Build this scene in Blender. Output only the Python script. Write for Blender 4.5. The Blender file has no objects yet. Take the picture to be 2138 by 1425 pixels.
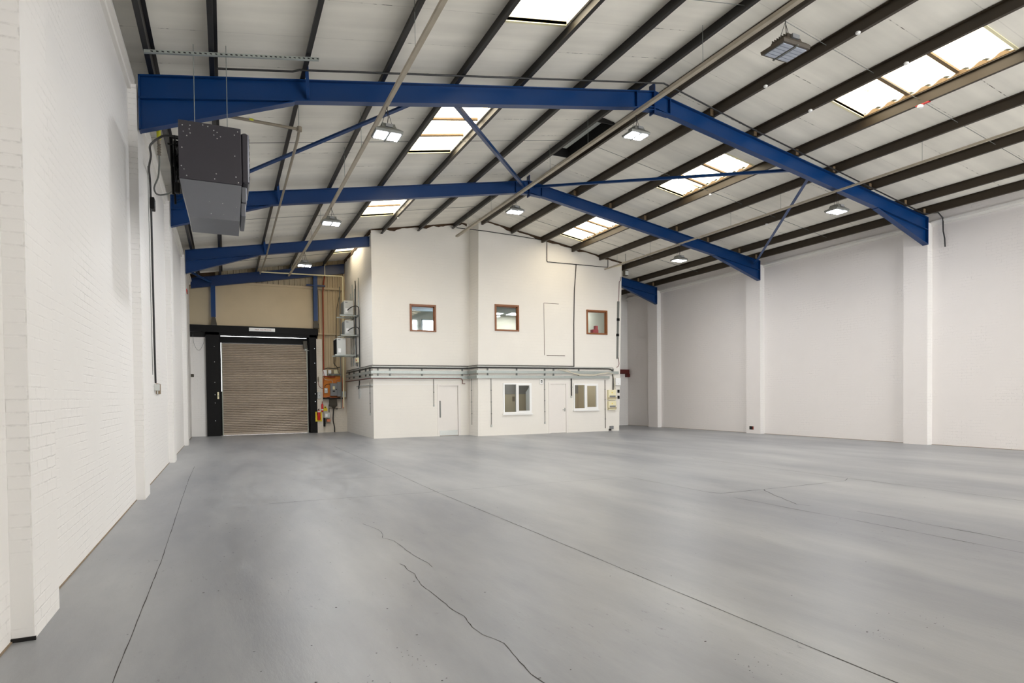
import bpy, math, random
from mathutils import Vector, Matrix
random.seed(7)
COL = bpy.context.scene.collection
# ------------------------------------------------------------------ helpers
def lin(c):
    return tuple((x/255/12.92 if x/255 <= .04045 else ((x/255+.055)/1.055)**2.4) for x in c)

class MB:
    def __init__(s): s.v=[]; s.f=[]
    def add(s, vs, fs):
        n=len(s.v); s.v+= [tuple(p) for p in vs]; s.f+=[tuple(i+n for i in f) for f in fs]; return s
    def hexa(s, p):   # 8 points, bottom ring 0-3 ccw, top ring 4-7
        return s.add(p, [(3,2,1,0),(4,5,6,7),(0,1,5,4),(1,2,6,5),(2,3,7,6),(3,0,4,7)])
    def box(s,x0,x1,y0,y1,z0,z1):
        return s.hexa([(x0,y0,z0),(x1,y0,z0),(x1,y1,z0),(x0,y1,z0),(x0,y0,z1),(x1,y0,z1),(x1,y1,z1),(x0,y1,z1)])
    def bbox(s,x0,x1,y0,y1,z0,z1,b):   # box with chamfered vertical + top/bottom edges (octagonal loft)
        def ring(z,i):
            a,c,d,e=x0+i,x1-i,y0+i,y1-i
            return [(a+b,d,z),(c-b,d,z),(c,d+b,z),(c,e-b,z),(c-b,e,z),(a+b,e,z),(a,e-b,z),(a,d+b,z)]
        return s.loft([ring(z0,b),ring(z0+b,0),ring(z1-b,0),ring(z1,b)])
    def loft(s,rings,cap=True):
        n=len(rings[0]); vs=[p for r in rings for p in r]; fs=[]
        for k in range(len(rings)-1):
            for i in range(n):
                j=(i+1)%n; fs.append((k*n+i,k*n+j,(k+1)*n+j,(k+1)*n+i))
        if cap: fs.append(tuple(range(n))[::-1]); fs.append(tuple((len(rings)-1)*n+i for i in range(n)))
        return s.add(vs,fs)
    def prism_y(s,poly,y0,y1):        # poly in (x,z)
        return s.loft([[(x,y0,z) for x,z in poly],[(x,y1,z) for x,z in poly]])
    def prism_x(s,poly,x0,x1):        # poly in (y,z)
        return s.loft([[(x0,y,z) for y,z in poly],[(x1,y,z) for y,z in poly]])
    def prism_z(s,poly,z0,z1):
        return s.loft([[(x,y,z0) for x,y in poly],[(x,y,z1) for x,y in poly]])
    def sweep(s,pts,prof):            # prof: list of (side,up) offsets; mitre by averaging directions
        P=[Vector(p) for p in pts]; rings=[]
        for i,p in enumerate(P):
            d=Vector((0,0,0))
            if i>0: d+=(p-P[i-1]).normalized()
            if i<len(P)-1: d+=(P[i+1]-p).normalized()
            if d.length<1e-6: d=Vector((0,1,0))
            d.normalize()
            up=Vector((0,0,1))
            if abs(d.z)>.95: up=Vector((0,1,0)) if abs(d.y)<.3 else Vector((1,0,0))
            sd=d.cross(up).normalized(); u=sd.cross(d).normalized()
            k=1.0
            if 0<i<len(P)-1:
                c=(P[i+1]-p).normalized().dot((p-P[i-1]).normalized()); k=1/max(.55,math.sqrt(max(0,(1+c)/2)))
            rings.append([p+sd*a*k+u*b for a,b in prof])
        return s.loft([[tuple(q) for q in r] for r in rings])
    def tube(s,pts,r,n=8):
        # parallel-transport frame so bends never twist
        P=[Vector(p) for p in pts]; T=[]
        for i in range(len(P)):
            d=Vector((0,0,0))
            if i>0: d+=(P[i]-P[i-1]).normalized()
            if i<len(P)-1: d+=(P[i+1]-P[i]).normalized()
            T.append(d.normalized() if d.length>1e-6 else Vector((0,0,1)))
        ref=Vector((0,0,1)) if abs(T[0].z)<.9 else Vector((1,0,0))
        a=T[0].cross(ref).normalized(); rings=[]
        for i,p in enumerate(P):
            a=(a-T[i]*a.dot(T[i])).normalized(); b=T[i].cross(a)
            rings.append([tuple(p+a*r*math.cos(2*math.pi*k/n)+b*r*math.sin(2*math.pi*k/n)) for k in range(n)])
        return s.loft(rings)
    def cable(s,pts,r,n=8,k=6):
        P=[Vector(p) for p in pts]; Q=[P[0]+(P[0]-P[1])]+P+[P[-1]+(P[-1]-P[-2])]; out=[]
        for i in range(1,len(Q)-2):
            a,b,c,d=Q[i-1:i+3]; L1=(c-b).length
            m1=(c-a)*(L1/max(1e-6,(b-a).length+L1)); m2=(d-b)*(L1/max(1e-6,L1+(d-c).length))
            for j in range(k):
                t=j/k; out.append(b*(2*t**3-3*t*t+1)+m1*(t**3-2*t*t+t)+c*(3*t*t-2*t**3)+m2*(t**3-t*t))
        out.append(P[-1]); return s.tube([tuple(p) for p in out],r,n)
    def cyl(s,c,r,h,axis='z',n=20,r2=None):
        r2=r if r2 is None else r2; R=[]
        for t,rr in ((0,r),(h,r2)):
            ring=[]
            for k in range(n):
                u,v=rr*math.cos(2*math.pi*k/n),rr*math.sin(2*math.pi*k/n)
                if axis=='z': ring.append((c[0]+u,c[1]+v,c[2]+t))
                elif axis=='y': ring.append((c[0]+u,c[1]+t,c[2]+v))
                else: ring.append((c[0]+t,c[1]+u,c[2]+v))
            R.append(ring)
        return s.loft(R)
    def lathe(s,c,prof,n=20):         # prof (r,z)
        return s.loft([[(c[0]+r*math.cos(2*math.pi*k/n),c[1]+r*math.sin(2*math.pi*k/n),c[2]+z) for k in range(n)] for r,z in prof])
    def build(s,name,mat,parent=None,smooth=False):
        if parent is None:
            xs,ys,zs=zip(*s.v); o0=Vector(((min(xs)+max(xs))/2,(min(ys)+max(ys))/2,min(zs)))
        else:
            r=parent
            while r.parent: r=r.parent
            o0=Vector(r.location)
        me=bpy.data.meshes.new(name); me.from_pydata([tuple(Vector(p)-o0) for p in s.v],[],s.f)
        me.validate(); 
        import bmesh
        bm=bmesh.new(); bm.from_mesh(me); bmesh.ops.recalc_face_normals(bm,faces=bm.faces); bm.to_mesh(me); bm.free()
        if smooth:
            for p in me.polygons: p.use_smooth=True
            try: me.set_sharp_from_angle(angle=math.radians(40))
            except Exception: pass
        me.materials.append(mat)
        o=bpy.data.objects.new(name,me); COL.objects.link(o)
        if parent is None: o.location=o0
        else: o.parent=parent
        return o

def thing(name,label,cat,loc=(0,0,0),group=None):
    o=bpy.data.objects.new(name,None); o.empty_display_size=.1; COL.objects.link(o); o.location=loc
    o['label']=label; o['category']=cat
    if group: o['group']=group
    return o
def tag(o,label,cat,group=None):
    o['label']=label; o['category']=cat
    if group: o['group']=group
    return o
def struct(o,label=None):
    o['kind']='structure'
    if label: o['label']=label
    return o
def struct_root(name,loc,label=None):
    o=bpy.data.objects.new(name,None); COL.objects.link(o); o.location=loc; return struct(o,label)
def copy_tree(o,parent=None):
    c=o.copy(); COL.objects.link(c)
    if parent: c.parent=parent
    for ch in list(o.children): copy_tree(ch,c)
    return c

# ------------------------------------------------------------------ materials
def newmat(name):
    m=bpy.data.materials.new(name); m.use_nodes=True; nt=m.node_tree
    return m,nt,nt.nodes['Principled BSDF'],nt.nodes,nt.links
def plain(name,rgb,rough=.5,metal=0,noise=0,scale=6,bump=0,spec=.5,coat=0):
    m,nt,b,N,L=newmat(name); c=lin(rgb)
    b.inputs['Base Color'].default_value=(*c,1); b.inputs['Roughness'].default_value=rough; b.inputs['Metallic'].default_value=metal
    b.inputs['Specular IOR Level'].default_value=spec
    if coat: b.inputs['Coat Weight'].default_value=coat
    tc=N.new('ShaderNodeTexCoord')
    n=N.new('ShaderNodeTexNoise'); n.inputs['Scale'].default_value=scale; n.inputs['Detail'].default_value=5
    L.new(tc.outputs['Object'],n.inputs['Vector'])
    if noise:
        mx=N.new('ShaderNodeMixRGB'); mx.inputs[1].default_value=(*[x*(1-noise) for x in c],1); mx.inputs[2].default_value=(*[min(1,x*(1+noise)) for x in c],1)
        L.new(n.outputs['Fac'],mx.inputs[0]); L.new(mx.outputs[0],b.inputs['Base Color'])
    if bump:
        bp=N.new('ShaderNodeBump'); bp.inputs['Strength'].default_value=bump; bp.inputs['Distance'].default_value=.01
        L.new(n.outputs['Fac'],bp.inputs['Height']); L.new(bp.outputs[0],b.inputs['Normal'])
    return m
def emis(name,rgb,strength):
    m,nt,b,N,L=newmat(name); c=lin(rgb)
    b.inputs['Base Color'].default_value=(0,0,0,1); b.inputs['Emission Color'].default_value=(*c,1); b.inputs['Emission Strength'].default_value=strength
    return m
def masonry(name,rgb,axis,bw,bh,mort=.012,bump=.5,rough=.6,line=.82,jmask=.5,warp=.01):
    """painted brick or block; axis 'x' = wall runs along X, 'y' = along Y. world-metre scaled."""
    m,nt,b,N,L=newmat(name); c=lin(rgb)
    g=N.new('ShaderNodeNewGeometry'); sp=N.new('ShaderNodeSeparateXYZ'); L.new(g.outputs['Position'],sp.inputs[0])
    cb=N.new('ShaderNodeCombineXYZ'); L.new(sp.outputs['X' if axis=='x' else 'Y'],cb.inputs[0]); L.new(sp.outputs['Z'],cb.inputs[1])
    n=N.new('ShaderNodeTexNoise'); n.inputs['Scale'].default_value=9; n.inputs['Detail'].default_value=6; L.new(cb.outputs[0],n.inputs['Vector'])
    n2=N.new('ShaderNodeTexNoise'); n2.inputs['Scale'].default_value=1.3; n2.inputs['Detail'].default_value=4; L.new(cb.outputs[0],n2.inputs['Vector'])
    wv=N.new('ShaderNodeVectorMath'); wv.operation='MULTIPLY_ADD'; L.new(n.outputs['Color'],wv.inputs[0]); wv.inputs[1].default_value=(warp,warp,0); L.new(cb.outputs[0],wv.inputs[2])
    br=N.new('ShaderNodeTexBrick'); L.new(wv.outputs[0],br.inputs['Vector'])
    br.inputs['Scale'].default_value=1; br.inputs['Brick Width'].default_value=bw; br.inputs['Row Height'].default_value=bh
    br.inputs['Mortar Size'].default_value=mort; br.inputs['Mortar Smooth'].default_value=.6
    br.inputs['Color1'].default_value=(1,1,1,1); br.inputs['Color2'].default_value=(.93,.93,.93,1); br.inputs['Mortar'].default_value=(0,0,0,1)
    # mortar shows only in places (thick paint): mask by noise
    rp=N.new('ShaderNodeMapRange'); rp.inputs['From Min'].default_value=jmask-.08; rp.inputs['From Max'].default_value=jmask+.12; L.new(n2.outputs['Fac'],rp.inputs['Value'])
    mk=N.new('ShaderNodeMath'); mk.operation='MULTIPLY'; L.new(br.outputs['Fac'],mk.inputs[0]); L.new(rp.outputs[0],mk.inputs[1])
    # fine broken-up line
    n3=N.new('ShaderNodeTexNoise'); n3.inputs['Scale'].default_value=30; n3.inputs['Detail'].default_value=3; L.new(cb.outputs[0],n3.inputs['Vector'])
    r3=N.new('ShaderNodeMapRange'); r3.inputs['From Min'].default_value=.42; r3.inputs['From Max'].default_value=.6; L.new(n3.outputs['Fac'],r3.inputs['Value'])
    mk2=N.new('ShaderNodeMath'); mk2.operation='MULTIPLY'; L.new(mk.outputs[0],mk2.inputs[0]); L.new(r3.outputs[0],mk2.inputs[1])
    mx=N.new('ShaderNodeMixRGB'); L.new(mk2.outputs[0],mx.inputs[0]); mx.inputs[1].default_value=(*c,1); mx.inputs[2].default_value=(*[x*line for x in c],1)
    # slight overall tone drift
    mx2=N.new('ShaderNodeMixRGB'); mx2.blend_type='MULTIPLY'; mx2.inputs[0].default_value=1
    r4=N.new('ShaderNodeMapRange'); r4.inputs['To Min'].default_value=.95; r4.inputs['To Max'].default_value=1.03; L.new(n2.outputs['Fac'],r4.inputs['Value'])
    L.new(mx.outputs[0],mx2.inputs[1]); L.new(r4.outputs[0],mx2.inputs[2]); L.new(mx2.outputs[0],b.inputs['Base Color'])
    h=N.new('ShaderNodeMath'); h.operation='MULTIPLY_ADD'; L.new(mk.outputs[0],h.inputs[0]); h.inputs[1].default_value=-1; 
    h2=N.new('ShaderNodeMath'); h2.operation='MULTIPLY'; h2.inputs[1].default_value=.5; L.new(n.outputs['Fac'],h2.inputs[0]); L.new(h2.outputs[0],h.inputs[2])
    bp=N.new('ShaderNodeBump'); bp.inputs['Strength'].default_value=bump; bp.inputs['Distance'].default_value=.006
    L.new(h.outputs[0],bp.inputs['Height']); L.new(bp.outputs[0],b.inputs['Normal'])
    b.inputs['Roughness'].default_value=rough; b.inputs['Specular IOR Level'].default_value=.3
    return m

M={}
M['brickY']=masonry('painted_brick_side',(233,231,228),'y',.225,.077,mort=.007,line=.84,jmask=.52,bump=.5)
M['brickX']=masonry('painted_brick_end',(233,231,228),'x',.225,.077,mort=.007,line=.8,jmask=.5,bump=.5)
M['brickR']=masonry('painted_brick_right',(232,227,224),'y',.225,.077,mort=.006,line=.75,jmask=.56,bump=.45)
M['blockX']=masonry('painted_block_front',(235,231,223),'x',1.35,.1125,mort=.004,line=.84,jmask=.5,bump=.3)
M['blockY']=masonry('painted_block_side',(235,231,223),'y',1.35,.1125,mort=.005,line=.72,jmask=.42,bump=.35)
M['pier']=masonry('painted_pier_end',(222,214,200),'x',.225,.077,mort=.007,line=.6,jmask=.48,bump=.5)
def floor_mat():
    m,nt,b,N,L=newmat('grey_floor_paint')
    g=N.new('ShaderNodeNewGeometry')
    mp=N.new('ShaderNodeMapping'); mp.inputs['Scale'].default_value=(1,.28,1); mp.inputs['Rotation'].default_value=(0,0,math.radians(68)); L.new(g.outputs['Position'],mp.inputs[0])
    n1=N.new('ShaderNodeTexNoise'); n1.inputs['Scale'].default_value=.55; n1.inputs['Detail'].default_value=7; n1.inputs['Roughness'].default_value=.6; L.new(mp.outputs[0],n1.inputs['Vector'])
    n2=N.new('ShaderNodeTexNoise'); n2.inputs['Scale'].default_value=5; n2.inputs['Detail'].default_value=8; n2.inputs['Roughness'].default_value=.7; L.new(mp.outputs[0],n2.inputs['Vector'])
    n3=N.new('ShaderNodeTexNoise'); n3.inputs['Scale'].default_value=26; n3.inputs['Detail'].default_value=5; n3.inputs['Roughness'].default_value=.75; L.new(mp.outputs[0],n3.inputs['Vector'])
    cr=N.new('ShaderNodeValToRGB'); L.new(n1.outputs['Fac'],cr.inputs[0])
    e=cr.color_ramp.elements; e[0].position=.36; e[0].color=(*lin((124,127,134)),1); e[1].position=.64; e[1].color=(*lin((160,162,164)),1)
    mx=N.new('ShaderNodeMixRGB'); mx.blend_type='OVERLAY'; mx.inputs[0].default_value=.24; L.new(cr.outputs[0],mx.inputs[1]); L.new(n2.outputs['Fac'],mx.inputs[2])
    # dark scuff specks inside patches
    r=N.new('ShaderNodeMapRange'); r.inputs['From Min'].default_value=.6; r.inputs['From Max'].default_value=.7; L.new(n3.outputs['Fac'],r.inputs['Value'])
    n4=N.new('ShaderNodeTexNoise'); n4.inputs['Scale'].default_value=.9; L.new(g.outputs['Position'],n4.inputs['Vector'])
    r4=N.new('ShaderNodeMapRange'); r4.inputs['From Min'].default_value=.5; r4.inputs['From Max'].default_value=.68; L.new(n4.outputs['Fac'],r4.inputs['Value'])
    mu=N.new('ShaderNodeMath'); mu.operation='MULTIPLY'; L.new(r.outputs[0],mu.inputs[0]); L.new(r4.outputs[0],mu.inputs[1])
    mx2=N.new('ShaderNodeMixRGB'); L.new(mu.outputs[0],mx2.inputs[0]); L.new(mx.outputs[0],mx2.inputs[1]); mx2.inputs[2].default_value=(*lin((84,84,86)),1)
    hs=N.new('ShaderNodeHueSaturation'); hs.inputs['Saturation'].default_value=.9; L.new(mx2.outputs[0],hs.inputs['Color'])
    L.new(hs.outputs[0],b.inputs['Base Color'])
    rr=N.new('ShaderNodeMapRange'); rr.inputs['To Min'].default_value=.26; rr.inputs['To Max'].default_value=.5; L.new(n2.outputs['Fac'],rr.inputs['Value']); L.new(rr.outputs[0],b.inputs['Roughness'])
    b.inputs['Specular IOR Level'].default_value=.55
    bp=N.new('ShaderNodeBump'); bp.inputs['Strength'].default_value=.12; bp.inputs['Distance'].default_value=.01; L.new(n3.outputs['Fac'],bp.inputs['Height']); L.new(bp.outputs[0],b.inputs['Normal'])
    return m
M['floor']=floor_mat()
def liner_mat():
    m,nt,b,N,L=newmat('cream_roof_lining_board')
    g=N.new('ShaderNodeNewGeometry'); sp=N.new('ShaderNodeSeparateXYZ'); L.new(g.outputs['Position'],sp.inputs[0])
    n=N.new('ShaderNodeTexNoise'); n.inputs['Scale'].default_value=.8; n.inputs['Detail'].default_value=6; L.new(g.outputs['Position'],n.inputs['Vector'])
    mp=N.new('ShaderNodeMapping'); mp.inputs['Scale'].default_value=(.35,3.2,1); L.new(g.outputs['Position'],mp.inputs[0])
    nb=N.new('ShaderNodeTexNoise'); nb.inputs['Scale'].default_value=1; nb.inputs['Detail'].default_value=3; L.new(mp.outputs[0],nb.inputs['Vector'])
    base=lin((243,239,228))
    mx=N.new('ShaderNodeMixRGB'); mx.inputs[1].default_value=(*[x*.86 for x in base],1); mx.inputs[2].default_value=(*[min(1,x*1.06) for x in base],1)
    av=N.new('ShaderNodeMath'); av.operation='ADD'; L.new(n.outputs['Fac'],av.inputs[0]); L.new(nb.outputs['Fac'],av.inputs[1])
    r=N.new('ShaderNodeMapRange'); r.inputs['From Min'].default_value=.7; r.inputs['From Max'].default_value=1.3; L.new(av.outputs[0],r.inputs['Value']); L.new(r.outputs[0],mx.inputs[0])
    # dashed joints running up the slope
    md=N.new('ShaderNodeMath'); md.operation='PINGPONG'; md.inputs[1].default_value=.47; L.new(sp.outputs['Y'],md.inputs[0])
    lt=N.new('ShaderNodeMath'); lt.operation='LESS_THAN'; lt.inputs[1].default_value=.007; L.new(md.outputs[0],lt.inputs[0])
    nd=N.new('ShaderNodeTexNoise'); nd.inputs['Scale'].default_value=11; nd.inputs['Detail'].default_value=2; L.new(g.outputs['Position'],nd.inputs['Vector'])
    nm=N.new('ShaderNodeTexNoise'); nm.inputs['Scale'].default_value=.7; L.new(g.outputs['Position'],nm.inputs['Vector'])
    r2=N.new('ShaderNodeMapRange'); r2.inputs['From Min'].default_value=.5; r2.inputs['From Max'].default_value=.6; L.new(nd.outputs['Fac'],r2.inputs['Value'])
    r3=N.new('ShaderNodeMapRange'); r3.inputs['From Min'].default_value=.46; r3.inputs['From Max'].default_value=.56; L.new(nm.outputs['Fac'],r3.inputs['Value'])
    a=N.new('ShaderNodeMath'); a.operation='MULTIPLY'; L.new(r2.outputs[0],a.inputs[0]); L.new(r3.outputs[0],a.inputs[1])
    a2=N.new('ShaderNodeMath'); a2.operation='MULTIPLY_ADD'; L.new(a.outputs[0],a2.inputs[0]); a2.inputs[1].default_value=.75; a2.inputs[2].default_value=.12
    a3=N.new('ShaderNodeMath'); a3.operation='MULTIPLY'; L.new(a2.outputs[0],a3.inputs[0]); L.new(lt.outputs[0],a3.inputs[1])
    mx2=N.new('ShaderNodeMixRGB'); L.new(a3.outputs[0],mx2.inputs[0]); L.new(mx.outputs[0],mx2.inputs[1]); mx2.inputs[2].default_value=(*lin((70,60,48)),1)
    L.new(mx2.outputs[0],b.inputs['Base Color']); b.inputs['Roughness'].default_value=.7; b.inputs['Specular IOR Level'].default_value=.2
    return m
M['liner']=liner_mat()
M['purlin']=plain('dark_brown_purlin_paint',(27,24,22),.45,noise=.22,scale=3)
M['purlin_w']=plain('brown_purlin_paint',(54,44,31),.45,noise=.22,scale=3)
M['blue']=plain('blue_steel_paint',(0,52,106),.36,noise=.12,scale=2,spec=.42)
M['blueD']=plain('dark_blue_steel_paint',(0,42,92),.35,noise=.15,scale=2,spec=.5)
M['galv']=plain('galvanised_steel',(168,174,170),.45,metal=.5,noise=.12,scale=20)
M['galvD']=plain('dull_grey_conduit',(118,120,116),.5,metal=.3,noise=.1,scale=14)
M['trunk']=plain('cream_steel_trunking',(176,166,148),.5,noise=.25,scale=4)
M['whitep']=plain('white_painted_timber',(236,233,228),.45,noise=.02)
M['pvc']=plain('white_upvc',(242,242,240),.3)
M['doorp']=plain('white_door_paint',(232,227,221),.45,noise=.02)
M['black']=plain('black_cable_sheath',(18,17,18),.5)
M['blackp']=plain('black_steel_paint',(7,6,6),.6,noise=.4,scale=5,bump=.2,spec=.25)
M['charcoal']=plain('charcoal_heater_steel',(62,60,66),.42,metal=.2,noise=.05)
M['greyst']=plain('mid_grey_heater_steel',(112,114,120),.36,metal=.35,noise=.05)
M['screw']=plain('bright_zinc_screw',(215,218,222),.25,metal=.8)
M['wood']=plain('stained_timber_frame',(134,82,44),.42,noise=.2,scale=12)
M['ply']=plain('orange_plywood',(206,122,34),.6,noise=.18,scale=7)
M['clad']=plain('aged_cream_cladding',(196,178,146),.55,noise=.14,scale=1.2)
M['clad2']=plain('aged_cream_cladding_sheet',(184,170,142),.55,noise=.12,scale=1.2)
M['shut']=plain('beige_shutter_slat',(176,162,146),.4,metal=.15,noise=.06,scale=3)
M['shutg']=plain('pale_green_grey_guide',(168,172,160),.4,metal=.2)
M['rust']=plain('rust_red_pipe',(150,52,26),.5,noise=.15,scale=8)
M['redp']=plain('dark_red_steel_paint',(92,24,20),.5,noise=.1)
M['red']=plain('fire_red_gloss',(200,22,24),.25)
M['yellow']=plain('safety_yellow',(240,216,20),.4)
M['yel2']=plain('yellow_tape',(196,196,40),.5)
M['cream']=plain('cream_plastic',(236,228,190),.4)
M['ccab']=plain('pale_cable_sheath',(206,200,184),.5)
M['grey']=plain('grey_enclosure_paint',(128,130,132),.4,noise=.06)
M['lgrey']=plain('light_grey_plastic',(196,198,194),.4)
M['dark']=plain('dark_recess',(16,14,13),.8)
M['foam']=plain('brown_gap_filler',(70,52,34),.9,noise=.4,scale=9,bump=.6)
M['brownd']=plain('dark_olive_box',(62,56,44),.5)
M['crack']=plain('floor_joint_dirt',(58,55,52),.9,noise=.3,scale=20)
M['dust']=plain('tan_sealant',(138,122,102),.9,noise=.3,scale=20)
M['copper']=plain('copper_orange_guard',(206,120,84),.4)
M['inwall']=plain('interior_wall_paint',(222,216,198),.7)
M['indado']=plain('interior_beige_wall',(196,178,146),.7)
M['ingrey']=plain('interior_grey_paint',(150,144,136),.7)
M['inceil']=plain('interior_ceiling_tile',(196,202,204),.7)
M['floorin']=plain('interior_carpet',(90,92,98),.9)
M['carbox']=plain('red_carton',(196,62,70),.6)
M['lens_off']=plain('unlit_led_lens',(168,176,190),.15,spec=.8)
M['fixture']=plain('dark_bronze_lamp_body',(72,64,54),.5)
M['steelh']=plain('brushed_steel_kickplate',(168,170,166),.35,metal=.7)
M['rod']=plain('zinc_threaded_rod',(150,156,150),.4,metal=.5)
M['gaspipe']=plain('dull_painted_pipe',(132,122,106),.5,noise=.2,scale=6)
M['closure']=plain('brown_profile_filler',(124,104,78),.8,noise=.25,scale=12)
M['lamp']=emis('lit_led_lens',(236,240,255),28)
M['ceilp']=emis('lit_ceiling_panel',(250,252,255),16)
M['daywin']=emis('daylit_far_window',(225,238,255),9)
def pane_mat():
    m,nt,b,N,L=newmat('daylit_translucent_rooflight')
    g=N.new('ShaderNodeNewGeometry')
    n=N.new('ShaderNodeTexNoise'); n.inputs['Scale'].default_value=2.6; n.inputs['Detail'].default_value=5; L.new(g.outputs['Position'],n.inputs['Vector'])
    cr=N.new('ShaderNodeValToRGB'); L.new(n.outputs['Fac'],cr.inputs[0]); e=cr.color_ramp.elements
    e[0].position=.27; e[0].color=(.22,.13,.05,1); e[1].position=.42; e[1].color=(1,.88,.66,1)
    b.inputs['Base Color'].default_value=(.3,.25,.18,1); L.new(cr.outputs[0],b.inputs['Emission Color']); b.inputs['Emission Strength'].default_value=6
    return m
M['pane']=pane_mat()
def glass():
    m,nt,b,N,L=newmat('window_glass'); N.remove(b); out=N['Material Output']
    t=N.new('ShaderNodeBsdfTransparent'); t.inputs[0].default_value=(.93,.96,.95,1); gl=N.new('ShaderNodeBsdfGlossy'); gl.inputs['Roughness'].default_value=.02
    fr=N.new('ShaderNodeFresnel'); fr.inputs[0].default_value=1.45; mx=N.new('ShaderNodeMixShader')
    L.new(fr.outputs[0],mx.inputs[0]); L.new(t.outputs[0],mx.inputs[1]); L.new(gl.outputs[0],mx.inputs[2]); L.new(mx.outputs[0],out.inputs[0])
    return m
M['glass']=glass()
for nm in ('lamp','ceilp','daywin'): pass

# ------------------------------------------------------------------ dimensions
D=5.735; RX=9.2; W=18.31; YG=16.4; Y0=-15.5
def zt(x): return 6.12+.172*min(x,18.4-x)      # underside of purlins = top of rafters
# ------------------------------------------------------------------ camera
cam=bpy.data.cameras.new('camera'); co=bpy.data.objects.new('camera',cam); COL.objects.link(co)
yaw,pit,rol=[math.radians(a) for a in (24.9955,1.0484,-.6160)]
F=Vector((math.sin(yaw)*math.cos(pit),math.cos(yaw)*math.cos(pit),-math.sin(pit))); R=Vector((math.cos(yaw),-math.sin(yaw),0)); U=R.cross(F)
R2=R*math.cos(rol)+U*math.sin(rol); U2=-R*math.sin(rol)+U*math.cos(rol)
Mx=Matrix(((R2.x,U2.x,-F.x,1.0766),(R2.y,U2.y,-F.y,-10.3868),(R2.z,U2.z,-F.z,1.45),(0,0,0,1)))
co.matrix_world=Mx; cam.sensor_width=36; cam.sensor_fit='HORIZONTAL'; cam.lens=1283.40/2138*36; cam.shift_y=(849.44-712.5)/2138; cam.clip_start=.05; cam.clip_end=200
bpy.context.scene.camera=co

# ================================================================== SETTING
fl=struct(MB().box(-.4,18.9,Y0,17.5,-.2,0).build('floor',M['floor']))
def ribbon(pts,w,name,z=.0015,mat='crack'):
    mb=MB(); n=len(pts); L_=[];R_=[]
    for i,(x,y) in enumerate(pts):
        a=Vector(pts[max(0,i-1)]); b=Vector(pts[min(n-1,i+1)]); d=(b-a).normalized(); nn=Vector((-d.y,d.x))
        ww=w*(.5+random.random()*.8); L_.append((x+nn.x*ww,y+nn.y*ww,z)); R_.append((x-nn.x*ww,y-nn.y*ww,z))
    vs=L_+R_; mb.add(vs,[(i,i+1,n+i+1,n+i) for i in range(n-1)])
    return mb.build(name,M[mat],fl)
def dens(pts,step=.25,jit=.0018):
    out=[]
    for (x0,y0),(x1,y1) in zip(pts,pts[1:]):
        k=max(1,int(math.hypot(x1-x0,y1-y0)/step))
        for i in range(k): t=i/k; out.append((x0+(x1-x0)*t+random.uniform(-jit,jit),y0+(y1-y0)*t+random.uniform(-jit,jit)))
    return out+[pts[-1]]
ribbon(dens([(.45,4.5),(.45,2.2),(.49,-1.16),(.53,-4),(.527,-6.6),(.53,-9.5)],.12),.0028,'floor_joint')
ribbon(dens([(4.0,8.5),(3.99,.85),(3.97,-1.44),(4.03,-4.5),(4.06,-7.1),(4.09,-8.6)],.15),.003,'floor_joint')
ribbon(dens([(7.48,-1.4),(7.5,-3.5)],.2),.003,'floor_joint')
ribbon(dens([(7.49,-3.92),(7.49,-4.9),(7.52,-5.76),(7.5,-7.5)],.2),.0035,'floor_joint')
ribbon(dens([(10.63,.5),(10.62,-1.4),(10.59,-3.4),(10.57,-4.75),(10.54,-6.5)],.2),.004,'floor_joint')
ribbon(dens([(1.6,-1.31),(2.47,-1.32),(3.09,-1.36),(3.95,-1.42)],.1),.004,'floor_joint')
ribbon(dens([(3.95,-1.42),(7.48,-1.43)],.2),.003,'floor_joint')
ribbon(dens([(2.35,.97),(3.83,.72)],.2),.003,'floor_joint')
ribbon(dens([(7.51,-3.4),(7.57,-3.59),(8.9,-3.607),(10.25,-3.567),(10.55,-3.42),(10.57,-3.57)],.15,.012),.005,'floor_crack')
ribbon(dens([(8.4,-3.605),(8.15,-4.01),(7.97,-4.36),(7.79,-4.73),(7.86,-4.87)],.08,.015),.0045,'floor_crack')
ribbon(dens([(8.02,-5.4),(8.06,-5.77),(8.0,-6.2),(8.01,-6.47),(7.98,-6.92),(7.96,-7.15)],.1,.01),.0035,'floor_crack')
ribbon(dens([(2.477,-3.275),(2.571,-3.678),(2.569,-3.875),(2.523,-4.103),(2.593,-4.264),(2.603,-4.607),(2.611,-4.86),(2.657,-5.24),(2.65,-5.363)],.06,.005),.0022,'floor_crack')
ribbon(dens([(2.428,-5.141),(2.448,-5.215),(2.435,-5.349),(2.463,-5.504),(2.441,-5.621),(2.419,-5.819),(2.438,-6.054),(2.448,-6.25),(2.452,-6.428),(2.479,-6.583),(2.457,-6.801),(2.471,-6.931),(2.534,-7.111),(2.512,-7.329),(2.494,-7.541),(2.51,-7.66),(2.52,-7.9)],.045,.004),.0024,'floor_crack')
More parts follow.
